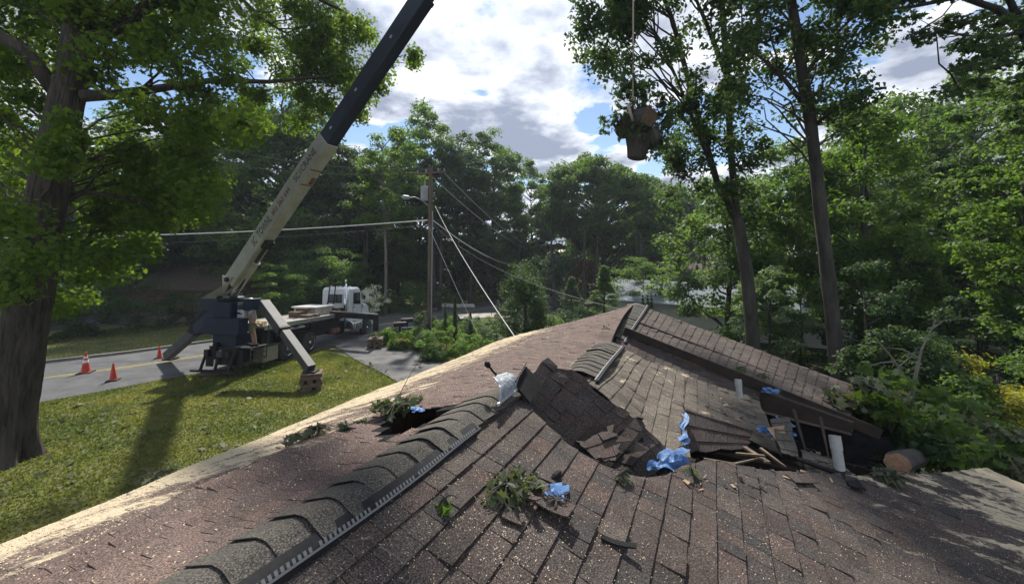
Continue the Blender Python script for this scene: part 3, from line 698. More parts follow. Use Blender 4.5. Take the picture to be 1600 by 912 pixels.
def pipe(pb, pt, r, cut=True):
    q = MB(); a = P(*pb); b = P(*pt); d = (b-a).normalized(); x = d.orthogonal().normalized(); y = d.cross(x); n = 18; L_ = (b-a).length
    rows = [(0, r), (L_*.62, r), (L_*.62, r*1.12), (L_*.66, r*1.12), (L_, r*1.1), (L_, r*.9), (L_*.3, r*.9)]
    bb = len(q.v)
    for dd, rr in rows:
        for j in range(n): an = 2*math.pi*j/n; q.v.append(tuple(a+d*dd+(x*math.cos(an)+y*math.sin(an))*rr))
    for i in range(len(rows)-1):
        for j in range(n): q.f.append([i*n+j, i*n+(j+1) % n, (i+1)*n+(j+1) % n, (i+1)*n+j]); q.m.append(0)
    q.f.append([(len(rows)-1)*n+j for j in range(n)]); q.m.append(1)
    o = q.build('vent_pipe', ['pvc', 'felt_black'], house, smooth=False); return o
pipe((1313, 738, 3.42), (1304, 680, 3.5), .041); pipe((1156, 622, 4.75), (1153, 592, 4.8), .036)
mb = MB(); c = P(1313, 738, 3.42); mb.lathe(c-Vector((0, 0, .03)), (-.1, 0, 1), [(0, .12), (.03, .06), (.06, .045)], 12); mb.build('pipe_boot', 'rubber', house)
mb = MB(); mb.beam(P(1318, 736, 3.5), P(1340, 762, 3.1), .10, .012); mb.beam(P(1245, 716, 3.55), P(1320, 744, 3.3), .05, .02); mb.build('felt_scrap', 'felt_black', house)
# ================================================================ CRANE TRUCK
TF = Vector((.13, .99, -.06)).normalized(); TL = Vector((-.99, .13, 0)).normalized(); TU = TF.cross(TL); TU = TU if TU.z > 0 else -TU
T0 = Vector((-9.85, 16.9, .40))
def T(f, l, z): return T0+TF*f+TL*l+TU*z
truck = thing('crane_truck', (T0.x, T0.y, gz(16)), 'white-cabbed boom truck raised on outriggers at the kerb, boom reaching over the lawn', 'crane truck')
def tbox(q, f0, f1, l0, l1, z0, z1, m=0):
    q.hexa([T(f0, l0, z0), T(f1, l0, z0), T(f1, l1, z0), T(f0, l1, z0), T(f0, l0, z1), T(f1, l0, z1), T(f1, l1, z1), T(f0, l1, z1)], m)
def tpart(name, boxes, m, bevel=0, parent=truck, smooth=False):
    q = MB()
    for b in boxes: tbox(q, *b)
    return q.build(name, m, parent, bevel=bevel, smooth=smooth)
TW = 2.05
tpart('chassis', [(-2.6, 7.9, .55, .72, .1, .38), (-2.6, 7.9, 1.33, 1.5, .1, .38), (-.4, -.2, .7, 1.4, .1, .35), (2.6, 2.8, .7, 1.4, .1, .35), (5, 5.2, .7, 1.4, .1, .35), (.62, .78, .2, 1.85, -.1, .12), (-.08, .08, .2, 1.85, -.1, .12), (1.5, 1.62, .2, 1.85, -.1, .12), (6.85, 7.05, .2, 1.85, -.08, .1)], 'steel_dark')
dk = tpart('flatbed', [(-1.35, 4.45, .03, TW-.03, 1.06, 1.14)], 'deck_wood')
tpart('side_rail', [(-1.4, 4.5, -.03, .03, .98, 1.17), (-1.4, 4.5, TW-.03, TW+.03, .98, 1.17)], 'aluminium', parent=dk)
q = MB()
for i in range(13): tbox(q, -1.2+i*.44, -1.12+i*.44, 0, TW, .9, 1.06)
for i in range(8): tbox(q, -1.1+i*.7, -.86+i*.7, -.05, .0, .86, .98)
q.build('crossmembers', 'steel_dark', truck)
for bx_ in ((1.9, 3.3, .25, .6, .28, .95), (-1.3, -.7, .2, 1.9, .35, .98), (3.4, 4.4, .3, .7, .1, .85)): tpart('underbody_box', [bx_], 'steel_dark', bevel=.02)
tpart('toolbox', [(-1.55, -.75, -.12, .35, -.28, .32)], 'olive_box', bevel=.02); tpart('toolbox_lid', [(-1.58, -.72, -.15, .36, .32, .37)], 'steel_grey', bevel=.01)
def wheel(f, side, R_=.52, wd=.3, two=False):
    l = .0 if side == 'r' else TW; s = 1 if side == 'r' else -1; c = T(f, l, .0); ax = TL*s
    q = MB(); w_ = .56 if two else wd
    prof = [(0, R_*.56), (.0, R_*.8), (.02, R_*.93), (.06, R_), (w_-.06, R_), (w_-.02, R_*.93), (w_, R_*.8), (w_, R_*.5)]
    q.lathe(c, ax, prof, 28); wh = q.build('wheel', 'tyre', truck, smooth=False)
    q = MB(); q.lathe(c-ax*.012, ax, [(.13 if two else .05, .02), (.13 if two else .05, R_*.40), (.02, R_*.50), (0, R_*.60), (.03, R_*.60)], 24)
    for k in range(8):
        a = 2*math.pi*k/8; x = ax.orthogonal().normalized(); y = ax.cross(x); p = c+(x*math.cos(a)+y*math.sin(a))*R_*.34+ax*(.1 if two else .02); q.lathe(p-ax*.02, ax, [(0, .04), (.03, .045)], 6)
    q.lathe(c-ax*.03, ax, [(0, .07), (.1, .13), (.2, .13)], 12)
    q.build('rim', 'chrome', wh)
for f in (0, 1.5):
    for s in 'rl': wheel(f, s, two=True)
for s in 'rl': wheel(6.95, s)
tpart('mudguard', [(-.65, 2.15, -.02, .55, .62, .66), (-.65, 2.15, TW-.55, TW+.02, .62, .66)], 'steel_dark')
# cab
cabq = MB()
def loft(q, secs, m=0):
    b = len(q.v); n = len(secs[0])
    for s in secs: q.v += [tuple(p) for p in s]
    for i in range(len(secs)-1):
        for j in range(n): q.f.append([b+i*n+j, b+i*n+(j+1) % n, b+(i+1)*n+(j+1) % n, b+(i+1)*n+j]); q.m.append(m)
    q.f.append([b+j for j in range(n)][::-1]); q.m.append(m); q.f.append([b+(len(secs)-1)*n+j for j in range(n)]); q.m.append(m)
def sec(f, l0, l1, z0, z1, r=.12, fs=0):   # rounded rect across the truck
    pts = [(l0, z0), (l1, z0), (l1, z1-r), (l1-r*.4, z1-r*.3), (l1-r, z1), (l0+r, z1), (l0+r*.4, z1-r*.3), (l0, z1-r)]
    return [T(f+fs*(z-z0), l, z) for l, z in pts]
loft(cabq, [sec(5.1, .2, 1.85, .62, 2.42), sec(5.2, .17, 1.88, .6, 2.50), sec(6.1, .17, 1.88, .6, 2.52, fs=-.0), sec(6.3, .19, 1.86, .6, 2.42), sec(6.62, .22, 1.83, .6, 1.62)])
cab = cabq.build('cab', 'white_paint', truck, bevel=.02)
hq = MB(); loft(hq, [sec(6.6, .42, 1.63, .55, 1.60, .14), sec(7.2, .45, 1.6, .5, 1.54, .18), sec(7.8, .48, 1.57, .42, 1.42, .22), sec(8.02, .52, 1.53, .4, 1.22, .2)]); hood = hq.build('hood', 'white_paint', truck, bevel=.02)
for l0, l1 in ((.1, .5), (1.55, 1.95)):
    q = MB(); prof = [(-.75, .1), (-.72, .45), (-.45, .66), (0, .74), (.5, .66), (.85, .5), (1.05, .2), (1.0, .05), (.75, .12), (.62, .4), (.35, .58), (0, .63), (-.35, .58), (-.6, .35), (-.66, .1)]
    q.prism([T(6.95+a, l0, b) for a, b in prof], TL*(l1-l0)); q.build('fender', 'white_paint', truck, bevel=.015)
tpart('rear_window', [(5.075, 5.1, .62, 1.48, 1.62, 2.12)], 'glass_dark', parent=cab, bevel=.01)
for l0, l1 in ((.145, .17), (1.88, 1.905)):
    q = MB(); q.prism([T(5.55, l0, 1.55), T(6.3, l0, 1.5), T(6.2, l0, 2.2), T(5.55, l0, 2.2)], TL*(l1-l0)); q.build('side_window', 'glass_dark', cab)
    tpart('door_seam', [(5.48, 5.5, l0+.006, l1-.006, .7, 2.3)], 'steel_dark', parent=cab); tpart('door_seam', [(6.42, 6.44, l0+.006, l1-.006, .7, 1.5)], 'steel_dark', parent=cab)
    tpart('door_handle', [(5.54, 5.7, l0, l1, 1.35, 1.4)], 'chrome', parent=cab)
q = MB(); q.prism([T(6.335, .3, 2.32), T(6.335, 1.75, 2.32), T(6.63, 1.72, 1.66), T(6.63, .33, 1.66)], TF*.02); q.build('windscreen', 'glass_dark', cab)
tpart('vent_slot', [(6.9, 7.1, .405, .44, 1.22, 1.28), (6.9, 7.1, .405, .44, 1.34, 1.40)], 'steel_dark', parent=hood)
tpart('toolbox_step', [(5.4, 6.3, .05, .3, .25, .5)], 'chrome')
for k in range(5): tpart('roof_lamp', [(5.5, 5.62, .4+k*.29, .5+k*.29, 2.52, 2.58)], 'reflective', parent=cab, bevel=.02)
tpart('exhaust_stack', [], 'chrome') if False else None
q = MB(); q.tube([T(4.92, .3, .3), T(4.92, .3, 2.75)], .05, 12); q.tube([T(4.92, .3, 2.75), T(4.85, .3, 2.95)], .05, 12); q.lathe(T(4.92, .3, .95), TU, [(0, .05), (.04, .1), (1.2, .1), (1.24, .05)], 16); q.build('exhaust_stack', 'chrome', truck, smooth=True)
for l in (.9, 1.25):
    q = MB(); q.tube([T(4.6, l, 1.1), T(4.75, l-.1, 2.9)], .035, 8); q.build('rack_post', 'steel_dark', truck)
tpart('headache_rack', [(4.5, 4.58, .15, 1.9, 1.15, 1.4)], 'steel_dark')
for l, s in ((.17, -1), (1.88, 1)):
    q = MB(); q.tube([T(6.35, l, 2.25), T(6.55, l+s*.32, 2.25), T(6.55, l+s*.32, 1.65), T(6.4, l, 1.55)], .014, 6); mi = q.build('mirror_arm', 'chrome', truck)
    tpart('mirror', [(6.5, 6.56, l+s*.32-.09, l+s*.32+.09, 1.72, 2.2)], 'white_paint', parent=mi, bevel=.015)
q = MB(); q.lathe(T(4.95, .08, .33), TF, [(0, .02), (0, .27), (.04, .3), (1.02, .3), (1.06, .27), (1.06, .02)], 24); ft = q.build('fuel_tank', 'chrome', truck, smooth=False)
q = MB()
for f in (5.15, 5.5, 5.82): q.lathe(T(f, .08, .33), TF, [(0, .306), (.05, .306)], 24)
q.build('tank_strap', 'aluminium', ft)
q = MB(); q.lathe(T(3.6, .35, .2), TF, [(0, .02), (.02, .17), (.7, .17), (.72, .02)], 16); q.build('air_tank', 'rust', truck)
tpart('bumper', [(8.05, 8.2, .15, 1.9, -.05, .25)], 'chrome', bevel=.03)
tpart('headlight', [(7.9, 8.05, .2, .42, .45, .65)], 'reflective', bevel=.03); tpart('headlight', [(7.9, 8.05, 1.63, 1.85, .45, .65)], 'reflective', bevel=.03)
# crane pedestal and rear body
tpart('rear_body', [(-2.7, -2.25, .0, 1.5, .97, 1.58)], 'navy', bevel=.02)
tpart('valve_cover', [(-2.4, -1.6, .35, 1.35, .45, .96)], 'navy', bevel=.02)
q = MB(); q.hexa([T(-2.45, .35, -.2), T(-1.6, .35, -.2), T(-1.6, 1.25, -.2), T(-2.45, 1.1, -.2), T(-2.5, .2, .5), T(-1.6, .3, .5), T(-1.6, 1.45, .5), T(-2.5, 1.4, .5)]); q.build('rear_subframe', 'steel_dark', truck)
tpart('mudflap', [(-2.35, -2.3, .1, .4, -.3, .35)], 'rubber'); tpart('mudflap', [(-2.35, -2.3, 1.35, 1.65, -.3, .35)], 'rubber')
tpart('rear_bumper', [(-2.75, -2.6, .05, 1.9, -.42, -.35)], 'steel_dark')
for l in (.35, .95, 1.55): q = MB(); q.tube([T(-2.45, l, .2), T(-2.66, l, -.37)], .05, 8); q.build('bumper_strut', 'steel_dark', truck)
tpart('winch', [(-2.6, -2.45, .5, 1.0, .1, .35)], 'steel_grey', bevel=.03)
for l in (.85, 1.45):
    tpart('tail_lamp', [(-2.54, -2.47, l, l+.08, .3, .36)], 'reflective', bevel=.01)
tpart('turret_base', [(-2.6, -1.85, .45, 1.2, 1.56, 2.2)], 'navy', bevel=.04)
q = MB(); q.lathe(T(-2.2, .85, 2.2), TU, [(0, .42), (.06, .46), (.14, .46), (.2, .38)], 28); q.build('slew_ring', 'steel_dark', truck)
tpart('control_panel', [(-2.3, -1.9, .18, .5, 1.55, 2.2)], 'white_paint', bevel=.02)
q = MB()
for k in range(5): q.tube([T(-2.35, .2+.06*k, 1.72), T(-2.5, .2+.06*k, 1.8)], .012, 6)
q.build('control_lever', 'plastic_black', truck)
tpart('operator_platform', [(-2.35, -1.5, -.25, .25, .42, .46)], 'steel_grey')
q = MB()
for a, b in (((-2.35, -.25, -.05), (-2.35, -.25, .42)), ((-1.55, -.25, -.05), (-1.55, -.25, .42)), ((-2.35, -.25, -.05), (-1.55, -.25, -.05)), ((-2.35, -.25, .42), (-1.55, -.25, -.05)), ((-1.5, -.25, .42), (-1.5, -.25, 2.1)), ((-1.5, -.25, 2.1), (-1.6, .1, 2.25)), ((-2.35, -.25, .2), (-1.55, -.25, .2))): q.tube([T(*a), T(*b)], .022, 6)
q.build('step_frame', 'steel_grey', truck)
tpart('outrigger_tower', [(-2.3, -1.75, -.1, TW+.1, 1.85, 2.3)], 'navy', bevel=.03)
def outrig(top, foot, split, wd=.34):
    d = (foot-top); q = MB(); m_ = top+d*split; q.beam(top, m_, wd, wd*1.05); a = q.build('outrigger', 'navy' if foot.x < -12 else 'steel_grey', truck, bevel=.015)
    q = MB(); q.beam(m_-d*.1, foot, wd*.82, wd*.86); q.build('outrigger_extension', 'steel_grey', a, bevel=.012)
    q = MB(); dn = d.normalized(); q.beam(m_-dn*.05, m_+dn*.06, wd*1.12, wd*1.15); q.build('outrigger_collar', 'steel_dark', a, bevel=.01)
    return a
ftR = Vector(P(486, 576, 13.0)); outrig(P(412, 474, 14.9), ftR, .45)
outrig(P(345, 484, 15.4), P(262, 556, 16.6), .42, .38)
q = MB(); q.beam(P(330, 478, 15.9), P(300, 520, 15.8), .22, .3); q.build('outrigger_strut', 'navy', truck)
tpart('outrigger_pad', [], 'steel_dark') if False else None
q = MB(); g0 = G(262, 563); q.box(g0+Vector((.05, .1, .06)), (.42, .42, .06)); q.build('outrigger_foot', 'steel_dark', truck, bevel=.01)
q = MB(); q.box(ftR+Vector((.05, -.02, -.07)), (.34, .34, .05)); q.tube([ftR+Vector((0, 0, .05)), ftR-Vector((0, 0, .05))], .09, 10); q.build('outrigger_foot', 'steel_dark', truck, bevel=.01)
q = MB(); jc = P(337, 560, 14.6); jg = G(337, 580); jg.y = 14.4; jg.x = jc.x; q.tube([jc+Vector((0, 0, .6)), jc], .09, 12); q.build('rear_jack', 'steel_dark', truck)
q = MB(); q.tube([jc, Vector((jc.x, jc.y, .12))], .045, 12); q.build('jack_rod', 'chrome', truck)
# front stabiliser
fs = Vector((-6.95, 19.6, 0)); fz = P(584, 491, 19.6).z
q = MB(); a = T(3.7, .3, 0); a.z = fz-.12; b = Vector((fs.x, fs.y, fz-.12)); q.beam(a, b, .3, .3); fo = q.build('front_outrigger', 'steel_dark', truck, bevel=.015)
q = MB(); q.box((fs.x, fs.y, fz-.42), (.22, .22, .85)); q.build('outrigger_tube', 'steel_dark', fo, bevel=.01)
q = MB(); q.tube([(fs.x, fs.y, fz-.8), (fs.x, fs.y, .30)], .04, 10); q.build('jack_rod', 'chrome', fo); q = MB(); q.box((fs.x, fs.y, .30), (.3, .3, .04)); q.build('outrigger_foot', 'steel_dark', fo)
# boom
BA = P(368, 436, 14.8); BB = P(664, -6, 11.0); bd = (BB-BA).normalized(); LB_ = (BB-BA).length
bs = Vector((-bd.y, bd.x, 0)).normalized(); bs = bs if bs.y < 0 else -bs      # side normal facing the camera
bu = bs.cross(bd); bu = bu if bu.z > 0 else -bu
def boomsec(a0, a1, wd, ht, m, name, parent=truck, bev=.03, off=0, h2=None):
    q = MB(); A = BA+bd*a0+bu*off; B = BA+bd*a1+bu*off; q.beam(A, B, wd, ht, up=bu, h2=h2, w2=wd); return q.build(name, m, parent, bevel=bev)
Lw = LB_*.565
b1 = boomsec(-.1, Lw, .44, .60, 'boom_white', 'boom_section')
b2 = boomsec(Lw-.02, LB_*1.0, .39, .54, 'navy_boom', 'boom_section'); b3 = boomsec(LB_*1.0-.02, LB_*1.62, .33, .45, 'navy_boom', 'boom_section')
boomsec(LB_-.12, LB_+.02, .41, .56, 'navy_boom', 'boom_collar', b2)
for f_ in (.745, .84):
    q = MB(); q.beam(BA+bd*(Lw*f_)-bu*.301, BA+bd*(Lw*f_+.05)-bu*.301, .44, .012, up=bu); q.build('boom_strap', 'rust', b1)
q = MB(); q.beam(BA+bd*(Lw*.755)-bu*.3015-bs*.1, BA+bd*(Lw*.80)-bu*.3015-bs*.1, .16, .01, up=bu); q.build('rust_patch', 'rust', b1)
q = MB()
for f in (.05, .3, .62):
    q.beam(BA+bd*(Lw+.1+f*6)+bs*.197, BA+bd*(Lw+.2+f*6)+bs*.197, .012, .07, up=bu)
q.build('wear_pad_plate', 'aluminium', b2)
tip = BA+bd*LB_*1.62
q = MB(); q.lathe(tip+Vector((0, 0, .05))-bs*.1, bs, [(0, .22), (.03, .25), (.07, .18), (.13, .18), (.17, .25), (.2, .22)], 20); q.beam(tip-bd*.4, tip+bd*.35, .36, .4, up=bu); q.build('boom_head', 'steel_dark', truck)
# boom pivot frame
for s in (-.27, .27):
    q = MB(); pv = BA+bs*s; b0 = T(-2.75, 1.05, 2.35)+bs*s; b1_ = T(-2.05, 1.05, 2.35)+bs*s; q.prism([b0+Vector((-.12, 0, 0)), b1_+Vector((.0, 0, 0)), pv+bd*.15+Vector((.16, 0, 0)), pv+bu*.3-bd*.1, pv-bd*.35], bs*.05); q.build('boom_support', 'boom_white', truck)
q = MB(); q.lathe(BA-bs*.36, bs, [(0, .09), (.72, .09)], 14); q.build('pivot_pin', 'steel_dark', truck)
cylb = T(-2.15, .95, 2.42)+Vector((.15, 0, 0)); cylt = BA+bd*(Lw*.33)-bu*.38
q = MB(); m_ = cylb.lerp(cylt, .66); q.tube([cylb, m_], .125, 16); q.tube([m_, m_+(cylt-cylb).normalized()*.06], .145, 16); hc = q.build('lift_cylinder', 'boom_white', truck)
q = MB(); q.tube([m_, cylt], .062, 12); q.build('cylinder_rod', 'steel_grey', hc)
q = MB(); q.beam(cylt-bd*.15+bu*.02, cylt+bd*.2+bu*.02, .3, .16, up=bu); q.build('cylinder_bracket', 'steel_dark', hc)
q = MB(); q.tube(bez(T(-2.1, 1.2, 2.4), BA+bd*1.0-bu*.33, -.25, 8), .025, 6); q.tube(bez(T(-2.2, .85, 2.4), BA+bd*.7-bu*.33, -.2, 8), .02, 6); q.build('hydraulic_hose', 'rubber', truck)
# lettering on the boom side facing the lawn
def text(body, pos, xd, up, size, m, parent, length):
    cu = bpy.data.curves.new('lettering', 'FONT'); cu.body = body; cu.size = size; cu.extrude = .002; cu.align_y = 'CENTER'
    o = bpy.data.objects.new('tmp', cu); COL.objects.link(o); bpy.context.view_layer.update()
    me = bpy.data.meshes.new_from_object(o.evaluated_get(bpy.context.evaluated_depsgraph_get())); bpy.data.objects.remove(o)
    sx = length/max(v.co.x for v in me.vertices)
    X = Vector(xd).normalized(); Y = Vector(up).normalized(); Z = X.cross(Y)
    o0 = ORG[parent.name]
    for v in me.vertices: v.co = Vector(pos)-o0+X*v.co.x*sx+Y*v.co.y+Z*v.co.z
    me.materials.clear(); me.materials.append(MT[m]); return link('lettering', me, parent)
# reading upwards along the boom; bs x bd orientation decides which way is "up" for letters
rd = bd if bd.cross(bu).dot(bs) > 0 else -bd
st = lambda a: BA+bd*a+bs*.226
text('SC1CRANE', st(Lw*.73), bd, bu, .33, 'text_dark', b1, Lw*.2)
text('802 262 644', st(Lw*.50), bd, bu, .27, 'text_red', b1, Lw*.18)
text('SC  TOWNL', st(Lw*.28), bd, bu, .42, 'text_dark', b1, Lw*.2)
# load line and log
LOG = P(1000, 186, 8.2)
q = MB(); q.tube([tip+Vector((.1, 0, 0)), Vector((LOG.x-.14, 8.2, 12)), LOG+Vector((-.15, 0, .5))], .018, 6); q.build('load_line', 'rope', truck)
# things on the deck ------------------------------------------
def solid(name, build, m, label, cat, group=None, bevel=0):
    q = MB(); build(q); o = q.build(name, m, bevel=bevel); return tag(o, label, cat, group)
cr = thing('deck_crate', T(3.3, 1, 1.15), 'white lidded box standing on the truck bed behind the cab', 'crate')
q = MB(); tbox(q, 2.6, 4.0, .55, 1.75, 1.15, 1.52); q.build('body', 'boom_white', cr, bevel=.01)
q = MB(); tbox(q, 2.5, 4.1, .45, 1.85, 1.525, 1.6); q.build('lid', 'wall_white', cr, bevel=.01)
def timbers(name, loc, rows, size, ln, label, group, rot=0, pad=True, seed=1):
    t = thing(name, loc, label, 'wood stack', group); g = random.Random(seed); z = 0
    for r in range(rows):
        n = 3 if r % 2 == 0 else 3
        for k in range(n):
            q = MB(); a = rot+(0 if r % 2 else math.pi/2)+g.uniform(-.07, .07); d = Vector((math.cos(a), math.sin(a), 0)); s_ = Vector((-d.y, d.x, 0))
            c = Vector(loc)+s_*((k-(n-1)/2)*ln*.36+g.uniform(-.03, .03))+Vector((0, 0, z+size/2)); L_ = ln*g.uniform(.9, 1.06); q.beam(c-d*L_/2, c+d*L_/2, size*1.25, size*.97); q.build('timber', 'timber', t, bevel=.008)
        z += size
    if pad:
        q = MB(); q.box(Vector(loc)+Vector((0, 0, z+.03)), (ln*.95, ln*.9, .055), Matrix.Rotation(rot, 3, 'Z')); q.build('top_board', 'timber', t, bevel=.008)
    return t
s1p = Vector((ftR.x+.03, ftR.y, 0)); hR = ftR.z-.1
timbers('cribbing_stack', s1p, 4, (hR-.06)/4, .66, 'tall crossed timber blocks under the near outrigger on the grass', 'timber cribbing under the outriggers', rot=.35, seed=2)
timbers('cribbing_stack', Vector((fs.x, fs.y, gz(19.6)+.03)), 4, .11, .72, 'timber blocks on the driveway under the front stabiliser', 'timber cribbing under the outriggers', rot=.2, seed=3)
q = MB(); q.box((jc.x, jc.y, .07), (.95, .55, .09), Matrix.Rotation(.3, 3, 'Z')); tag(q.build('ground_board', 'timber', bevel=.01), 'flat board on the grass under the rear jack', 'board')
def deck_timber(f, l, z, ln, a, lab):
    q = MB(); c = T(f, l, z); d = (TF*math.cos(a)+TL*math.sin(a)); q.beam(c-d*ln/2, c+d*ln/2, .2, .14); tag(q.build('timber_beam', 'timber', bevel=.01), lab, 'beam', 'timbers lying on the truck bed')
for i, (f, l, z, ln, a) in enumerate([(1.7, .7, 1.22, 1.2, 1.5), (1.95, .75, 1.22, 1.1, 1.45), (2.2, .7, 1.22, 1.2, 1.6), (1.8, .8, 1.365, 1., .1), (2.0, 1.15, 1.365, 1., .05), (2.15, .9, 1.50, .7, 1.5), (4.2, .45, 1.22, .6, 1.4), (4.25, .5, 1.365, .5, 1.5)]):
    deck_timber(f, l, z, ln, a, ['timber beam at the back of the low pile on the truck bed', 'middle timber of the bottom layer in the truck bed pile', 'bottom timber nearest the white box on the truck bed', 'beam laid lengthwise on the near side of the truck bed pile', 'beam laid lengthwise on the far side of the truck bed pile', 'short block topping the truck bed pile', 'short block between white box and cab, lower one', 'short block between white box and cab, upper one'][i])
q = MB(); g = random.Random(4)
pts = [T(-1.0+.35*math.cos(a*.9)*(1+.3*math.sin(a*.37)), .6+.38*math.sin(a)*(1+.2*math.cos(a*.7)), 1.17+.02*(a % 5)) for a in np.linspace(0, 34, 150)]
q.tube(pts, .022, 5); tag(q.build('rigging_strap', 'strap_yellow'), 'tangle of yellow rigging straps at the rear of the truck bed', 'strap')
# ================================================================ PERSON (crane operator)
def skinned(name, verts, edges, radii, m, parent=None, root=0, sub=2):
    me = bpy.data.meshes.new(name); me.from_pydata([tuple(v) for v in verts], edges, []); o = bpy.data.objects.new('tmp', me); COL.objects.link(o)
    sk = o.modifiers.new('s', 'SKIN'); sk.use_smooth_shade = True
    for i, r in enumerate(radii):
        d = me.skin_vertices[0].data[i]; d.radius = (r, r) if isinstance(r, (int, float)) else r; d.use_root = (i == root)
    sb = o.modifiers.new('u', 'SUBSURF'); sb.levels = sub; sb.render_levels = sub
    bpy.context.view_layer.update(); m2 = bpy.data.meshes.new_from_object(o.evaluated_get(bpy.context.evaluated_depsgraph_get())); bpy.data.objects.remove(o)
    m2.materials.clear(); m2.materials.append(MT[m]); m2.polygons.foreach_set('use_smooth', [True]*len(m2.polygons)); return link(name, m2, parent)
pf = T(-1.95, .02, .46); man = thing('person', tuple(pf), 'man in white hard hat, grey shirt and khaki shorts working the crane controls', 'person')
o_ = Vector((0, 0, 0)); fd = Vector((-.75, -.35, 0)).normalized(); sd_ = Vector((-fd.y, fd.x, 0))   # facing the levers (left and back)
def B(f, s, z): return fd*f+sd_*s+Vector((0, 0, z))
V_ = [B(0, 0, .95), B(.02, 0, 1.12), B(.03, 0, 1.32), B(.02, 0, 1.46), B(.05, 0, 1.55), B(.08, 0, 1.66), B(.08, 0, 1.76)]
Rr = [.14, .135, .155, .09, .055, .085, .075]; E_ = [(0, 1), (1, 2), (2, 3), (3, 4), (4, 5), (5, 6)]
for s in (-1, 1):
    b = len(V_); V_ += [B(.02, s*.17, 1.42), B(.08, s*.23, 1.16), B(.34, s*.17, 1.10), B(.42, s*.15, 1.10)]; Rr += [.06, .046, .034, .03]; E_ += [(2, b), (b, b+1), (b+1, b+2), (b+2, b+3)]
    for k in range(5):
        c = len(V_); o2 = (k-2)*.018; V_ += [B(.47, s*.15+o2, 1.10), B(.50, s*.15+o2*1.2, 1.07)]; Rr += [.011, .009]; E_ += [(b+3, c), (c, c+1)]
    b = len(V_); fx = .0 if s < 0 else -.12; V_ += [B(.02, s*.09, .86), B(fx+.06, s*.11, .48), B(fx, s*.11, .09), B(fx+.15, s*.12, .04)]; Rr += [.095, .06, .042, .04]; E_ += [(0, b), (b, b+1), (b+1, b+2), (b+2, b+3)]
skinned('body', V_, E_, Rr, 'skin', man)
skinned('shirt', [B(.0, 0, .93), B(.02, 0, 1.12), B(.03, 0, 1.33), B(.02, 0, 1.47), B(.02, .17, 1.42), B(.07, .225, 1.22), B(.02, -.17, 1.42), B(.07, -.225, 1.22)], [(0, 1), (1, 2), (2, 3), (2, 4), (4, 5), (2, 6), (6, 7)], [.165, .155, .178, .08, .085, .07, .085, .07], 'shirt', man)
skinned('shorts', [B(0, 0, .97), B(.02, .1, .82), B(.04, .12, .52), B(.02, -.1, .82), B(.06, -.12, .52)], [(0, 1), (1, 2), (0, 3), (3, 4)], [.165, .12, .10, .12, .10], 'shorts', man)
q = MB(); c = B(.08, 0, 1.76); q.lathe(pf+c+Vector((0, 0, -.01)), (0, 0, 1), [(0, .15), (.015, .15), (.02, .115), (.07, .105), (.11, .07), (.13, .02)], 18); q.build('hard_hat', 'white_paint', man, smooth=True)
q = MB()
for s in (-1, 1): q.box(pf+B(.155, s*.032, 1.71), (.02, .02, .014))
q.build('eyes', 'steel_dark', man); q = MB(); q.hexa([pf+B(*x) for x in ((.15, -.015, 1.655), (.15, .015, 1.655), (.185, .008, 1.66), (.185, -.008, 1.66), (.15, -.008, 1.7), (.15, .008, 1.7), (.16, .005, 1.7), (.16, -.005, 1.7))]); q.box(pf+B(.158, 0, 1.625), (.03, .045, .01)); q.build('face', 'skin', man)
q = MB()
for s, fx in ((-1, .0), (1, -.12)):
    q.hexa([pf+B(fx+a, s*.115+b_, z) for z in (.0, .10) for a, b_ in ((-.08, -.05), (.22, -.05), (.22, .05), (-.08, .05))])
q.build('shoes', 'steel_dark', man, bevel=.02)
# ================================================================ CONES
def cone(loc, h, label, bands=True):
    t = thing('traffic_cone', loc, label, 'traffic cone', 'orange traffic cones by the truck'); q = MB(); q.box(Vector(loc)+Vector((0, 0, .02)), (h*.52, h*.52, .04), Matrix.Rotation(.4, 3, 'Z')); q.build('base', 'rubber', t, bevel=.008)
    q = MB(); q.lathe(Vector(loc)+Vector((0, 0, .035)), (0, 0, 1), [(0, h*.19), (.03, h*.165), (h-.04, h*.035), (h-.03, h*.02)], 20); q.build('body', 'cone_orange', t)
    if bands:
        for z0, z1 in ((.45, .58), (.66, .75)):
            r = lambda z: h*(.165-.135*z)+.004; q = MB(); q.lathe(Vector(loc)+Vector((0, 0, .035+h*z0)), (0, 0, 1), [(0, r(z0)), (h*(z1-z0), r(z1))], 20); q.build('reflective_band', 'reflective', t)
def gp(px, py, D=None): v = G(px, py); v.z = gz(v.y)+.022; return v
cone(gp(134, 583), .80, 'tall cone with a pale reflective band, leftmost on the road'); cone(gp(177, 595), .62, 'plain orange cone nearest the lawn edge', False)
cone(gp(249, 560), .55, 'plain orange cone beside the left outrigger foot', False); cone(gp(590, 524), .62, 'orange cone in front of the truck near the mailboxes', False)
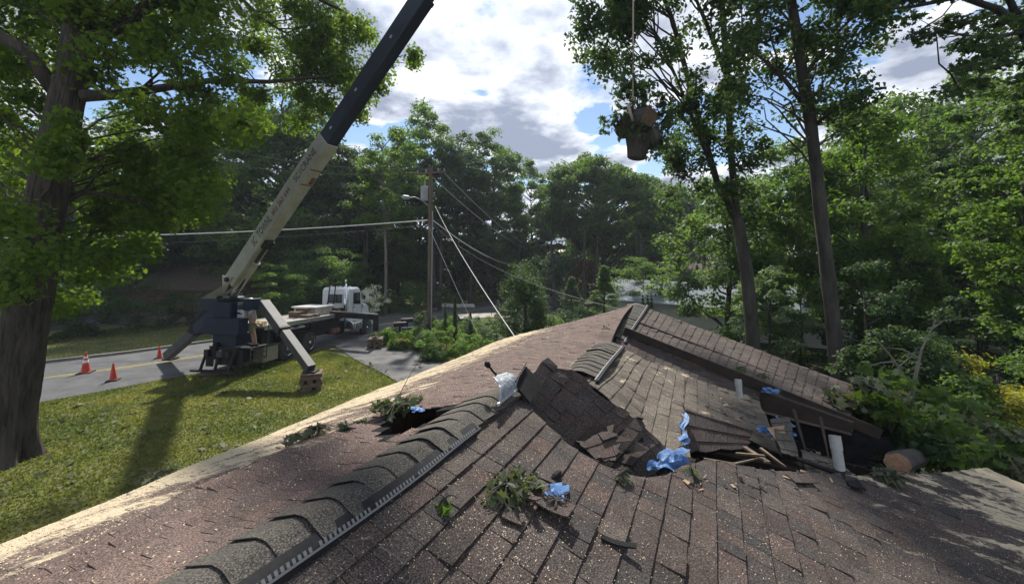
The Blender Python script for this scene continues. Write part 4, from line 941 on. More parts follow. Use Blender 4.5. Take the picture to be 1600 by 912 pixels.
# ================================================================ TREES
def tree_parts(root, trunk_paths, clusters, leaf, leafm, barkm, seed, frac=.4, r0=.09, lowz=2., per=1., shape='rhomb', flat=.55, up=.7, jit=.55, local=True, shell=.55, bark=None):
    """trunk_paths: list of (points, radii) in world coordinates"""
    g = np.random.default_rng(seed); o0 = ORG[root.name]
    q = MB()
    for k_, (pts, rad) in enumerate(trunk_paths):
        if bark and k_ == 0: bark_tube(q, pts, rad, **bark)
        else: q.tube(pts, rad, 14 if rad[0] > .2 else 10)
    allp = []
    for pts, rad in trunk_paths:
        for i in range(len(pts)-1):
            for k in range(4): allp.append(Vector(pts[i]).lerp(Vector(pts[i+1]), k/4))
    limbs_to(q, allp, clusters, g, frac, r0, lowz)
    tr_ = q.build('trunk', barkm, root, smooth=True)
    V, nl = cluster_leaves(clusters, leaf, g, per, flat, up, jit, shape, shell)
    cr_ = link('crown', np_mesh('crown', V-np.array(tuple(o0)), nl, leafm), root); return tr_, cr_
def copy_tree(root, loc, rz, s, label, m=None, group=None):
    r = root.copy(); COL.objects.link(r); r.location = loc; r.rotation_euler = (0, 0, rz); r.scale = s if isinstance(s, tuple) else (s, s, s); ORG[r.name] = Vector(loc); r['label'] = label
    if group: r['group'] = group
    for ch in list(root.children):
        c = ch.copy(); COL.objects.link(c); c.parent = r
        if m and ch.name.startswith('crown'):
            c.data = ch.data.copy() if False else c.data
            c.material_slots[0].link = 'OBJECT'; c.material_slots[0].material = MT[m]
    return r
GRP = 'woodland trees around the houses'
# ---- near left oak
ob = Vector((-10.9, 8.5, 0)); oak = thing('oak_tree', ob, 'huge leaning oak with furrowed bark at the left edge of the lawn', 'tree')
tp = [P(2, 736, 8.5), P(10, 700, 8.5), P(28, 600, 8.5), P(45, 480, 8.5), P(62, 360, 8.45), P(88, 240, 8.4), P(112, 120, 8.4), P(135, 0, 8.4), P(165, -160, 8.4), P(190, -330, 8.4)]
tr1 = (tp, [.40, .36, .33, .335, .32, .29, .26, .235, .2, .13])
bra = ([P(128, 150, 8.4), P(180, 148, 8.6), P(250, 138, 9.6), P(330, 126, 11.), P(420, 128, 12.5), P(505, 120, 13.6), P(600, 100, 14)], [.13, .11, .095, .08, .065, .045, .02])
bra2 = ([P(150, 60, 8.4), P(230, 10, 9.2), P(330, -50, 11), P(440, -30, 13.5), P(560, 30, 14.4)], [.15, .12, .1, .08, .04])
bra3 = ([P(100, 160, 8.4), P(40, 80, 8.0), P(-60, 20, 7.6)], [.16, .13, .08]); bra4 = ([P(360, -20, 13), P(410, 30, 13.6), P(460, 60, 13.8), P(560, 80, 14.)], [.06, .045, .03, .012])
bra5 = ([P(70, 330, 8.5), P(130, 300, 8.9), P(210, 310, 9.4), P(280, 340, 9.8)], [.08, .06, .045, .02])
gg = np.random.default_rng(31)
cl = []
def fill(cl, x0, x1, y0, y1, D0, D1, n, r, lv, cond=None):
    k = 0
    while k < n:
        x = gg.uniform(x0, x1); y = gg.uniform(y0, y1)
        if cond and not cond(x, y): continue
        D = gg.uniform(D0, D1); p = P(x, y, D); cl.append((p.x, p.y, p.z, r*gg.uniform(.6, 1.35), lv*gg.uniform(.5, 1.4))); k += 1
# crown volume left of the boom; outline thins towards the sky
fill(cl, -120, 380, -230, 250, 7.8, 12.5, 190, .60, 165, lambda x, y: not (60 < x < 190 and y > 40 and gg.uniform() < .75))
fill(cl, 370, 570, -230, 200, 13.6, 16.5, 110, .62, 150, lambda x, y: True)
fill(cl, 470, 655, 30, 165, 13.2, 15, 40, .45, 95, lambda x, y: abs(y-95) < (675-x)*.55)
fill(cl, 130, 340, 230, 470, 8.6, 12, 62, .50, 130, lambda x, y: (y < 470-(x-130)*.75))
fill(cl, -60, 110, 180, 480, 7, 11, 34, .5, 130, lambda x, y: gg.uniform() < .8)
fill(cl, 100, 420, -300, -60, 6.5, 12, 40, .7, 120)
tree_parts(oak, [tr1, bra, bra2, bra3, bra4, bra5], cl, .115, 'leaf_oak', 'bark_oak', 5, frac=.35, r0=.03, lowz=4, per=1.9, shape='maple', flat=.85, jit=.95, up=.5, bark=dict(flare=1.2, ridges=17, amp=.085, seed=3, sides=120, step=.07))
# ---- generic woodland trees built once, then copied ------------------------------------------------
def proto(name, h, rx, ry, base, n, cr, lv, leaf, leafm, barkm, seed, tr, label, loc, top=1., flat=.55, lowcut=-1., inner=.35, frac=.3, lean=(0, 0), scale=1., split=False):
    g = np.random.default_rng(seed); root = thing(name, loc, label, 'tree', GRP); o = Vector(loc)
    rz_ = (h-base)/2; c = (o.x+lean[0], o.y+lean[1], o.z+base+rz_)
    cl = crown_clusters(g, c, rx, ry, rz_, n, cr, lv, inner=inner, lowcut=lowcut)
    pts = []; rad = []
    for i in range(9):
        t = i/8; pts.append(o+Vector((lean[0]*t*t+.15*math.sin(t*5+seed), lean[1]*t*t+.15*math.cos(t*4+seed), h*.9*t-.1))); rad.append(tr*(1-.85*t)*(1.35 if i == 0 else 1))
    tree_parts(root, [(pts, rad)], cl, leaf, leafm, barkm, seed, frac=frac, r0=tr*.32, lowz=o.z+base*.6, flat=flat)
    return root
def at(px, D): return Vector(((px-800)/600*D, D, gz(D)))
LF = .30
A = proto('broadleaf_tree', 22, 5.6, 5.2, 2.2, 270, 1.25, 230, LF, 'leaf_mid', 'bark', 41, .34, 'tall dark tree behind the boom, left of the pole', at(440, 37))
Bq = proto('broadleaf_tree', 19, 4.6, 4.6, 1.6, 230, 1.15, 230, LF, 'leaf_mid', 'bark', 42, .3, 'round-topped tree right behind the utility pole', at(655, 44), flat=.5)
Cq = proto('broadleaf_tree', 17.3, 6.9, 6.2, 3.6, 380, 1.2, 240, LF, 'leaf_mid', 'bark', 43, .42, 'big dome-crowned tree in the middle distance under the hanging log', at(942, 47), lowcut=-.75, inner=.5)
Dq = proto('broadleaf_tree', 17, 3.2, 3.2, 5.5, 70, .8, 110, .26, 'leaf_light', 'bark_pale', 44, .16, 'slender pale-leaved tree standing free against the sky gap', at(600, 33), frac=.8, flat=.5)
# left woods behind the far lawn
HR = .0
for (px, D, rz, s, lab, m, src) in [
    (-90, 26, 1.1, (1.05, 1.05, .7), 'tall tree at the far left edge behind the oak', 'leaf_mid', A),
    (60, 33, 2.2, (1.1, 1.1, .66), 'tall wood-edge tree seen just right of the oak trunk', 'leaf_mid', A),
    (170, 35, .6, (1.15, 1.15, .8), 'tall tree over the far lawn, above the cones', 'leaf_mid', Bq),
    (275, 39, 3.3, (1.15, 1.15, .75), 'tall tree beside the dark brick house', 'leaf_dark', A),
    (350, 42, 4.3, (1.1, 1.1, 1.0), 'dark tree directly behind the turret of the crane', 'leaf_dark', Bq),
    (520, 42, 5.1, (.95, .95, .86), 'dark tree above the white cab', 'leaf_dark', A),
    (585, 46, 1.9, (.9, .9, .84), 'dark tree left of the utility pole, behind the slender one', 'leaf_dark', Bq),
    (715, 45, .3, (.9, .9, .90), 'tall tree right of the utility pole with a lumpy top', 'leaf_dark', A),
    (772, 50, 2.7, (1.05, 1.05, .98), 'broad tree above the flat trailer', 'leaf_mid', Bq),
    (830, 56, 4.0, (.9, .9, .88), 'shorter tree at the end of the row by the far pole', 'leaf_mid', Bq),
    (1035, 60, 1.0, (.85, .85, .98), 'tree just right of the big dome-crowned one', 'leaf_mid', Cq),
    (1062, 80, 2.0, (1.0, 1.0, .95), 'small-looking distant tree closing the gap right of the dome-crowned one', 'leaf_mid', Bq),
    (905, 66, 5.0, (.8, .8, .62), 'light tree peeping out below the dome crown at its left', 'leaf_light', Bq),
    (1000, 66, 2.2, (.8, .8, .55), 'bright backlit tree below the dome crown at its right', 'leaf_light', Bq)]:
    copy_tree(src, at(px, D), rz, s, lab, m)
# under-storey and far woods: one mass of foliage
gg = np.random.default_rng(77); cl = []
for i in range(2600):
    a = gg.uniform(-1.45, 1.7); D = gg.uniform(46, 75) if a < .55 else gg.uniform(34, 60); x = math.tan(a*.8)*D
    if -3 < x < 22 and D < 58 and gg.uniform() < .75: continue
    zt = 14 if x < -20 else (8 if x < 24 else 14)
    cl.append((x, D, gz(D)+gg.uniform(0, zt), 1.9, 70))
V, nl = cluster_leaves(cl, .52, gg); tag(link('far_woods', np_mesh('far_woods', V, nl, 'leaf_dark')), 'deep shaded woods closing the view', 'woods', kind='stuff')
q = MB(); g = random.Random(6)
for i in range(90):
    D = g.uniform(36, 64); x = g.uniform(-1.5, 1.6)*D; q.tube([(x, D, gz(D)-.2), (x+g.uniform(-.5, .5), D, gz(D)+8)], [g.uniform(.15, .3), .08], 7)
tag(q.build('far_trunks', 'bark'), 'bare trunks showing in the shade of the far woods', 'tree trunks', kind='stuff')
# ---- right side
def big(name, base, paths, cl, leaf, lm, bm, seed, label, **k):
    t = thing(name, base, label, 'tree', GRP); tree_parts(t, paths, cl, leaf, lm, bm, seed, **k); return t
cl = []
fill(cl, 905, 1060, -60, 170, 11.5, 14.5, 52, .6, 70, lambda x, y: y < 130-(1000-x)*.4 if x < 1000 else True)
fill(cl, 1040, 1200, -120, 330, 12, 16, 50, .6, 75, lambda x, y: gg.uniform() < .75)
fill(cl, 900, 1200, -330, -60, 10, 15, 40, .8, 75)
fill(cl, 1040, 1110, 150, 320, 12.5, 14.5, 12, .42, 70)
b = P(1178, 560, 14); b.z = gz(14)
big('twin_trunk_tree', b, [([b-Vector((0, 0, .2)), P(1176, 520, 14), P(1166, 420, 14), P(1152, 340, 14)], [.27, .22, .20, .19]),
    ([P(1152, 345, 14), P(1142, 240, 14), P(1135, 100, 13.9), P(1126, -20, 13.8), P(1120, -240, 13.8)], [.13, .115, .105, .095, .05]),
    ([P(1154, 350, 14), P(1122, 290, 14), P(1085, 160, 14.1), P(1050, 30, 14.2), P(1015, -60, 14.3), P(980, -200, 14.3)], [.125, .11, .095, .08, .07, .03]),
    ([P(1128, 300, 14), P(1100, 230, 13.8), P(1060, 130, 13.5), P(1030, 60, 13.3), P(1000, 20, 13.2)], [.09, .07, .05, .035, .02]),
    ([P(1136, 120, 13.9), P(1105, 40, 13.6), P(1075, -30, 13.4)], [.09, .07, .03])], cl, .15, 'leaf_dark', 'bark', 51, 'tree whose trunk forks in two dark leaning stems right of the hanging log', frac=.6, r0=.035, lowz=8, flat=.75, jit=.8, per=2.7, bark=dict(ridges=10, amp=.06, sides=48, step=.12))
cl = []
fill(cl, 1130, 1400, -120, 200, 10.5, 14, 95, .62, 75, lambda x, y: abs(x-1250)*.9 < 200-y*.55 and gg.uniform() < .9)
fill(cl, 1080, 1440, -360, -100, 9, 14, 60, .8, 75)
b = P(1310, 600, 12); b.z = gz(12)
big('tall_tree', b, [([b-Vector((0, 0, .2)), P(1310, 585, 12), P(1298, 470, 12), P(1283, 340, 12), P(1268, 200, 12), P(1250, 90, 12), P(1236, 0, 12), P(1215, -150, 12), P(1200, -330, 12)], [.26, .205, .19, .175, .16, .145, .13, .09, .03]),
    ([P(1262, 170, 12), P(1230, 130, 12.1), P(1195, 95, 12.2), P(1160, 70, 12.4)], [.08, .06, .045, .02]), ([P(1255, 120, 12), P(1300, 60, 11.8), P(1350, 10, 11.6)], [.07, .05, .02]), ([P(1270, 225, 12), P(1262, 215, 12), P(1252, 232, 11.9)], [.1, .08, .02])],
    cl, .15, 'leaf_dark', 'bark', 52, 'tall straight tree with one long bare trunk rising behind the roof corner', frac=.5, r0=.035, lowz=7, flat=.75, jit=.8, per=2.4, bark=dict(ridges=10, amp=.06, sides=48, step=.12, seed=4))
def bush(name, px, D, w_, h_, n, cr, lv, leaf, m, label, seed, z0=.0, cat='shrub', grp='shrubs and small trees', trunk=.05, flat=.6, dp=None, inner=.3, shape='rhomb'):
    o = at(px, D); g = np.random.default_rng(seed); t = thing(name, o, label, cat, grp)
    cl = crown_clusters(g, (o.x, o.y, o.z+z0+(h_-z0)/2), w_/2, (dp or w_)/2, (h_-z0)/2, n, cr, lv, inner=inner, noise=.18)
    tree_parts(t, [([o-Vector((0, 0, .1)), o+Vector((.02*h_, 0, h_*.4)), o+Vector((0, .02, h_*.8))], [trunk, trunk*.7, trunk*.3])], cl, leaf, m, 'bark', seed, frac=.25, r0=trunk*.4, lowz=o.z+.1, flat=flat, shape=shape); return t
bush('broadleaf_tree', 1135, 20, 5.6, 9.0, 90, .8, 150, .2, 'leaf_mid', 'leafy tree filling the space under the forked tree', 61, .5, 'tree', GRP, .15)
bush('broadleaf_tree', 1245, 21, 6.0, 12.5, 100, .85, 150, .2, 'leaf_mid', 'green tree between the two tall bare trunks', 62, .5, 'tree', GRP, .15)
bush('broadleaf_tree', 1345, 17.5, 6.2, 11.4, 140, .8, 170, .18, 'leaf_light', 'bright yellow-green tree right of the tall bare trunk', 63, .8, 'tree', GRP, .18)
bush('broadleaf_tree', 1400, 15, 3.6, 6.3, 70, .6, 150, .15, 'leaf_light', 'lower yellow-green tree in front of the dark ones', 64, .3, 'tree', GRP, .1)
bush('hemlock', 1455, 22, 6.0, 11.5, 120, .9, 170, .17, 'leaf_dark', 'dark evergreen right of the bright yellow-green tree', 65, .2, 'tree', GRP, .2, flat=.3)
bush('hemlock', 1535, 19, 5.6, 10.5, 120, .8, 170, .16, 'leaf_dark', 'dark evergreen nearer the right edge', 66, .2, 'tree', GRP, .2, flat=.3)
bush('broadleaf_tree', 1600, 10.6, 2.6, 8.4, 110, .5, 150, .12, 'leaf_light', 'sunlit tree with feathery branches cut by the right edge', 67, .8, 'tree', GRP, .12, flat=.35)
bush('broadleaf_tree', 1395, 30, 9, 18.5, 130, 1.2, 170, .28, 'leaf_mid', 'tall tree behind the evergreens', 68, 2, 'tree', GRP, .25)
bush('broadleaf_tree', 1520, 27, 10, 18.5, 170, 1.2, 170, .28, 'leaf_mid', 'tall tree at the back of the right edge woods', 69, 2, 'tree', GRP, .25)
bush('broadleaf_tree', 1690, 16, 7, 15.5, 160, 1.0, 150, .2, 'leaf_mid', 'tall tree leaning in beyond the right edge', 70, 1, 'tree', GRP, .25)
cl = []
fill(cl, 1350, 1680, -90, 130, 8.5, 11.5, 66, .46, 80, lambda x, y: y < 20+(x-1350)*.42 and gg.uniform() < .9); fill(cl, 1450, 1700, 60, 240, 9, 11, 36, .38, 70, lambda x, y: x > 1490 or gg.uniform() < .3)
b = Vector((15.5, 10, 0))
big('overhanging_tree', b, [([b, Vector((15.2, 10, 7)), P(1640, 120, 10), P(1600, 50, 10), P(1560, 15, 9.9), P(1500, -5, 9.8), P(1430, 10, 9.7), P(1380, 15, 9.7)], [.3, .25, .16, .11, .08, .06, .04, .02]), ([P(1600, 50, 10), P(1540, 60, 9.8), P(1470, 50, 9.6), P(1410, 62, 9.5)], [.05, .04, .025, .01]), ([P(1595, 40, 10), P(1560, -40, 9.8), P(1540, -120, 9.8)], [.08, .06, .03]), ([P(1590, 60, 10), P(1530, 120, 9.7), P(1490, 150, 9.6)], [.03, .02, .01])],
    cl, .14, 'leaf_dark', 'bark', 53, 'overhanging dark branches reaching in at the upper right corner', frac=.6, r0=.025, lowz=6, flat=.35, shape='lobed')
b = at(1478, 19); big('dead_tree', b, [([b, P(1474, 520, 19), P(1468, 440, 19), P(1462, 380, 19)], [.16, .13, .11, .08])], [(*P(1462, 375, 19), .4, 20)], .12, 'leaf_dark', 'bark_pale', 54, 'pale bare broken trunk among the dark evergreens', frac=.9, r0=.03)
b = at(1425, 8.2); q = MB()
snag = thing('dead_branches', b, 'bare grey branches standing above the leaf heap', 'branches')
g = random.Random(9)
for pts, r in (([P(1420, 640, 7), P(1418, 600, 7), P(1395, 560, 7), P(1370, 530, 7.1)], .035), ([P(1425, 620, 7), P(1432, 580, 7), P(1440, 545, 7), P(1462, 500, 7.2)], .035), ([P(1398, 565, 7), P(1378, 566, 6.9), P(1355, 572, 6.9)], .015), ([P(1436, 560, 7), P(1410, 545, 7), P(1380, 543, 7)], .015), ([P(1405, 572, 7), P(1425, 555, 7), P(1436, 540, 7)], .012), ([P(1455, 515, 7.2), P(1475, 500, 7.2), P(1540, 496, 7.4)], .012)):
    q.tube(pts, [r*(1-.75*i/(len(pts)-1)) for i in range(len(pts))], 6)
q.build('branch', 'bark_pale', snag)
# fallen crown heap and right-hand garden
def heap(px, py, D, r, n, leaf, m, label, seed, shape='maple', flat=.7, name='fallen_branch'):
    c = P(px, py, D); t = thing(name, c, label, 'branch', 'fallen oak branches beside the roof'); gx = np.random.default_rng(seed)
    cl = crown_clusters(gx, tuple(c), r*1.1, r, r*.8, 9, r*.42, n/9, inner=.2); V, nl = cluster_leaves(cl, leaf, gx, flat=flat, jit=.8, shape=shape); link('leaves', np_mesh('leaves', V-np.array(tuple(c)), nl, m), t)
    q = MB()
    for k in cl: q.tube(bez(c-Vector((0, 0, r)), k[:3], .05, 4), [.015, .012, .01, .007, .004], 4)
    q.build('twigs', 'bark', t)
heap(1345, 622, 5.6, .42, 420, .13, 'leaf_wilt', 'drooping pale-leaved branch against the far roof corner', 1); heap(1372, 590, 6.3, .4, 300, .13, 'leaf_mid', 'green branch top behind the far roof corner', 2)
heap(1425, 650, 5.4, .55, 520, .13, 'leaf_mid', 'large-leaved green branch above the sawn log', 3); heap(1380, 690, 5.6, .45, 300, .12, 'leaf_dark', 'shaded branch hanging over the black hole', 4)
heap(1470, 700, 5.2, .45, 420, .11, 'leaf_mid', 'leaf heap right of the sawn log', 5); heap(1440, 690, 5.0, .32, 300, .11, 'leaf_dark', 'dark leaf heap just behind the sawn log', 6)
heap(1540, 700, 5.6, .5, 520, .11, 'leaf_wilt', 'pale branch heap behind the dusty roof edge', 7); heap(1600, 720, 5.4, .5, 480, .11, 'leaf_mid', 'branch heap at the right edge below the yellow shrub', 8)
heap(1500, 650, 6.2, .55, 480, .12, 'leaf_mid', 'branches between the log heap and the yellow shrub', 9); heap(1392, 640, 5.1, .3, 160, .12, 'leaf_oak', 'small bright branch left of the sawn log', 10)
heap(1365, 650, 5.7, .42, 330, .12, 'leaf_dark', 'dark leafy branch filling the corner between far slope and sawn log', 11); heap(1395, 705, 5.3, .36, 320, .11, 'leaf_dark', 'dense dark leaves directly left of the sawn log', 12)
for i, (px, D, w_, h_, m, lab) in enumerate([(1440, 9.5, 2.6, 2.8, 'leaf_dark', 'dark shrub behind the fallen branches'), (1500, 8.6, 2.2, 2.2, 'leaf_mid', 'green shrub right of the bare grey branches'), (1560, 8.8, 1.6, 2.2, 'leaf_yellow', 'yellow-flowered shrub near the right edge'), (1610, 7.8, 1.6, 1.7, 'leaf_yellow', 'yellow-flowered shrub cut by the right edge'), (1530, 11.5, 3.2, 3.4, 'leaf_blue', 'grey-green shrub below the dark evergreens'), (1600, 12, 3., 3.4, 'leaf_mid', 'green shrub behind the yellow-flowered ones'), (1390, 10.5, 2.4, 3.2, 'leaf_dark', 'dark shrub right of the tall trunk foot'), (1490, 14, 3.6, 4.6, 'leaf_dark', 'tall dark shrub in front of the pale bare trunk'), (1350, 13.5, 2.6, 4.2, 'leaf_blue', 'bluish shrub beside the foot of the tall bare trunk'), (1250, 15.5, 3.2, 4., 'leaf_mid', 'bushy growth between the forked tree and the tall trunk'), (1200, 15, 2.6, 4.2, 'leaf_silver', 'pale-leaved bush by the foot of the forked tree'), (1660, 9, 2.5, 3.2, 'leaf_mid', 'green shrub just outside the right edge')]):
    bush('shrub', px, D, w_, h_, int(14*w_), .34, 130, .09 if D < 10 else .12, m, lab, 200+i)
# ---- garden bed by the driveway
BED = [(600, 20.4, 1.1, .8, 'leaf_garden', 'grassy yellow-green clump left of the mailboxes'), (622, 19.4, 1.1, .65, 'leaf_garden', 'low daylily clump in front of the mailboxes'), (645, 19.6, 1.6, 1.0, 'leaf_garden', 'pale green shrub left of the utility pole'), (664, 18.9, 1.1, .9, 'leaf_silver', 'silvery clump in front of the utility pole'), (664, 24.3, 1.6, 1.5, 'leaf_dark', 'dark red-green shrub at the foot of the utility pole'), (697, 23, 1.7, 1.2, 'leaf_garden', 'bright green shrub right of the utility pole'),
       (697, 17.7, 2.4, 1.5, 'leaf_garden', 'largest bright green shrub at the driveway corner'), (735, 16.9, 1.7, 1.1, 'leaf_garden', 'yellow-green shrub nearest the roof edge'), (727, 21, 1.8, 1.2, 'leaf_garden', 'green shrub between the two narrow cypresses'), (752, 20.6, 2.4, 1.6, 'leaf_silver', 'rounded silvery shrub right of the narrow cypresses'), (775, 19.5, 1.6, 1.5, 'leaf_silver', 'second silvery shrub next to the dark yew'), (776, 24.5, 1.6, 1.1, 'leaf_wilt', 'dry-looking shrub in front of the tractor'), (620, 22.0, .8, .6, 'leaf_dark', 'small dark shrub under the mailboxes'), (750, 25.0, 1.4, .9, 'leaf_silver', 'pale low shrub beside the trailer'), (680, 16.9, 1.0, .7, 'leaf_mid', 'low green plants on the driveway edge')]
for i, (px, D, w_, h_, m, lab) in enumerate(BED): bush('garden_shrub', px, D, w_, h_, 40, .24, 190, .065, m, lab, 300+i, grp='shrubs in the front bed', trunk=.02)
bush('ornamental_grass', 766, 23.5, .85, 1.15, 14, .2, 90, .08, 'leaf_yellow', 'straw-coloured tuft above the silvery shrubs', 350, .45, 'plant', 'shrubs in the front bed', .02)
bush('daylilies', 627, 18.9, .8, .75, 8, .15, 40, .06, 'leaf_yellow', 'yellow flowers in front of the mailboxes', 351, .4, 'plant', 'shrubs in the front bed', .01)
def spire(px, D, w_, h_, m, lab, seed, n=30, leaf=.07):
    o = at(px, D); g = np.random.default_rng(seed); t = thing('cypress', o, lab, 'tree', 'narrow cypresses in the front bed'); cl = []
    for i in range(n): z = (i+.5)/n; r = w_/2*(1-z**2.2)*.9+.03; cl.append((o.x, o.y, o.z+.1+z*h_, r, 90))
    tree_parts(t, [([o, o+Vector((0, 0, h_*.8))], [.04, .02])], cl, leaf, m, 'bark', seed, frac=0, flat=1., jit=.5)
spire(711, 20, .34, 2.5, 'leaf_dark', 'narrow dark cypress spire in the front bed, taller one', 401); spire(735, 20.3, .34, 1.7, 'leaf_dark', 'narrow dark cypress spire in the front bed, shorter one', 402); spire(696, 22.5, .4, 1.9, 'leaf_dark', 'wispy dark conifer between pole and tall cypress', 403, 14)
bush('yew_tree', 818, 19, 2.5, 4.6, 75, .5, 170, .10, 'leaf_dark', 'dense dark yew beyond the left roof edge', 410, .1, 'tree', 'shrubs and small trees', .1, flat=1.)
bush('shrub', 862, 19, 2.2, 1.9, 34, .4, 140, .10, 'leaf_mid', 'green shrub right of the dark yew', 411); bush('shrub', 895, 21, 3., 1.9, 34, .45, 140, .11, 'leaf_blue', 'blue-green hedge behind the left roof slope', 412)
def conifer(px, D, w_, h_, m, lab, seed):
    o = at(px, D); g = np.random.default_rng(seed); t = thing('spruce', o, lab, 'tree', 'shrubs and small trees'); cl = []
    for i in range(90): z = g.uniform()**.8; a = g.uniform(0, 6.28); r = w_/2*(1-z)*g.uniform(.5, 1); cl.append((o.x+r*math.cos(a), o.y+r*math.sin(a), o.z+.3+z*(h_-.3), .32, 90))
    tree_parts(t, [([o, o+Vector((0, 0, h_*.95))], [.1, .02])], cl, .10, m, 'bark', seed, frac=.4, r0=.02, lowz=0-3, flat=.35)
conifer(944, 24, 2.9, 4.2, 'leaf_mid', 'small pyramid-shaped spruce behind the ridge', 421); conifer(893, 31, 2.6, 3.4, 'leaf_dark', 'dark spruce left of the pyramid-shaped one', 422)
bush('small_tree', 1005, 27, 4.2, 5.0, 50, .6, 140, .13, 'leaf_mid', 'spreading dogwood left of the pale blue-grey roof', 423, 1.2, 'tree', flat=.35)
bush('small_tree', 912, 44, 3.4, 5.2, 40, .7, 120, .2, 'leaf_rust', 'rust-leaved small tree beside the far road', 424, 1.4, 'tree', trunk=.08)
bush('small_tree', 865, 40, 4.6, 6.2, 50, .8, 130, .2, 'leaf_blue', 'grey-green small tree left of the far road', 425, 2.0, 'tree', trunk=.1)
for px in (1004, 1012, 1018): spire(px, 23.5, .5, 2.4, 'leaf_dark', {1004: 'leftmost', 1012: 'middle', 1018: 'rightmost'}[px]+' dark arborvitae spire beside the pale blue-grey roof', 430+px, 12, .09)
# across the road
bush('japanese_maple', 425, 28, 4.6, 4.4, 70, .6, 170, .12, 'leaf_light', 'mound-shaped light green maple behind the lift cylinder', 440, .3, 'tree', flat=.3)
bush('broadleaf_tree', 522, 33, 6.4, 5.9, 90, .8, 160, .17, 'leaf_mid', 'low spreading tree behind the white cab', 441, .8, 'tree', flat=.35)
bush('flowering_shrub', 576, 29, 1.9, 2.8, 26, .4, 110, .10, 'blossom', 'white-blossomed shrub right of the cab', 442, .6, 'shrub')
bush('shrub', 640, 36, 4., 2.8, 40, .6, 130, .14, 'leaf_mid', 'shrub across the road left of the pole', 443); bush('shrub', 590, 33.5, 3., 1.6, 30, .4, 130, .12, 'leaf_mid', 'low green shrub across the road from the mailboxes', 444)
bush('shrub', 725, 42.5, 3.6, 1.5, 30, .5, 130, .14, 'leaf_mid', 'low shrub above the pale stones', 445); bush('shrub', 300, 28, 4, 2.6, 40, .6, 130, .14, 'leaf_dark', 'dark shrub by the entrance of the far driveway', 446)
bush('shrub', 215, 25.5, 4.4, 3.2, 46, .6, 130, .14, 'leaf_dark', 'dark shrub in front of the brick house', 447); bush('shrub', 120, 23, 4.8, 3.0, 46, .6, 130, .14, 'leaf_dark', 'dark shrub under the trees behind the cones', 448)
bush('shrub', 470, 34, 3.6, 1.6, 30, .5, 130, .14, 'leaf_mid', 'low shrub edging the far driveway', 449); bush('shrub', 30, 21, 4.6, 3.4, 46, .6, 130, .14, 'leaf_dark', 'dark shrub behind the oak trunk', 450)
# ================================================================ SMALL THINGS OUTSIDE
def wire(name, pts, r, m, label, group='overhead lines on the utility poles', sag=0):
    q = MB(); P_ = bez(pts[0], pts[1], -sag, 22) if len(pts) == 2 else pts; q.tube(P_, r, 5); tag(q.build(name, m), label, 'cable', group)
pb = Vector((-5.15, 24, gz(24))); ptop = P(673, 262, 24)
pole = thing('utility_pole', pb, 'weathered wooden pole with grey transformer in the front flower bed', 'utility pole')
q = MB(); q.tube([pb-Vector((0, 0, .3)), Vector((ptop.x, 24, ptop.z))], [.17, .12], 12); q.build('pole', 'pole_wood', pole)
ch = P(673, 270, 24); q = MB(); q.beam(ch+Vector((-1.0, .35, .0)), ch+Vector((1.0, -.35, 0)), .1, .12); ca = q.build('cross_arm', 'pole_wood', pole)
q = MB()
for a in (-.9, -.3, .5, .9): q.lathe(ch+Vector((a, -a*.35, .06)), (0, 0, 1), [(0, .03), (.06, .05), (.1, .03), (.13, .04), (.16, .02)], 10)
q.build('insulators', 'metal_grey', ca)
q = MB(); q.lathe(P(669, 314, 24)+Vector((-.22, -.05, 0)), (0, 0, 1), [(0, .2), (.03, .24), (.85, .24), (.9, .2), (.93, .05)], 20); q.tube([P(664, 292, 24), P(664, 282, 24)], .05, 8); q.build('transformer', 'metal_grey', pole)
q = MB(); q.tube([P(670, 322, 24), P(658, 312, 23.6), P(648, 308, 23.2), P(638, 309, 23)], .035, 6); la = q.build('lamp_arm', 'metal_grey', pole)
q = MB(); q.lathe(P(641, 309, 23), (-1, -.2, .05), [(0, .05), (.1, .12), (.4, .14), (.5, .05)], 12); q.build('lamp_head', 'metal_grey', la)
q = MB(); q.tube([pb+Vector((.12, -.13, .1)), P(676, 330, 23.86)], .03, 6); q.build('conduit', 'metal_grey', pole)
p2 = P(850, 358, 62); pb2 = Vector((p2.x, 62, gz(62)))
pole2 = thing('utility_pole', pb2, 'far thin utility pole in front of the deep woods', 'utility pole'); q = MB(); q.tube([pb2, p2], [.2, .15], 8); q.build('pole', 'metal_grey', pole2)
q = MB(); q.beam(p2+Vector((-1.2, .3, -.8)), p2+Vector((1.2, -.3, -.8)), .14, .14); q.build('cross_arm', 'pole_wood', pole2)
wire('power_cable', (P(668, 344, 24), P(-220, 372, 19)), .032, 'cable_white', 'thick pale cable running left from the pole behind the boom', sag=.35)
wire('power_cable', (P(668, 352, 24), P(-220, 388, 19)), .014, 'cable_dark', 'thin dark wire under the thick pale cable left of the pole', sag=.4)
wire('power_cable', (P(676, 344, 24), P(848, 402, 62)), .04, 'cable', 'thick pale cable sagging from near pole to far pole', sag=2.0)
wire('power_cable', (P(692, 268, 23.8), P(846, 392, 62)), .02, 'cable', 'upper bare wire from the cross arm down to the far pole', sag=.9)
wire('power_cable', (P(675, 276, 24), P(853, 396, 62)), .02, 'cable', 'second bare wire down to the far pole', sag=1.2)
wire('power_cable', (P(676, 350, 24), P(1010, 492, 9.0)), .006, 'cable_dark', 'thin wire passing low in front of the dark yew to the far gable', sag=.7)
wire('power_cable', (P(655, 268, 24.2), P(330, 250, 24)), .014, 'cable_dark', 'thin wire leaving the pole top to the left', sag=.5)
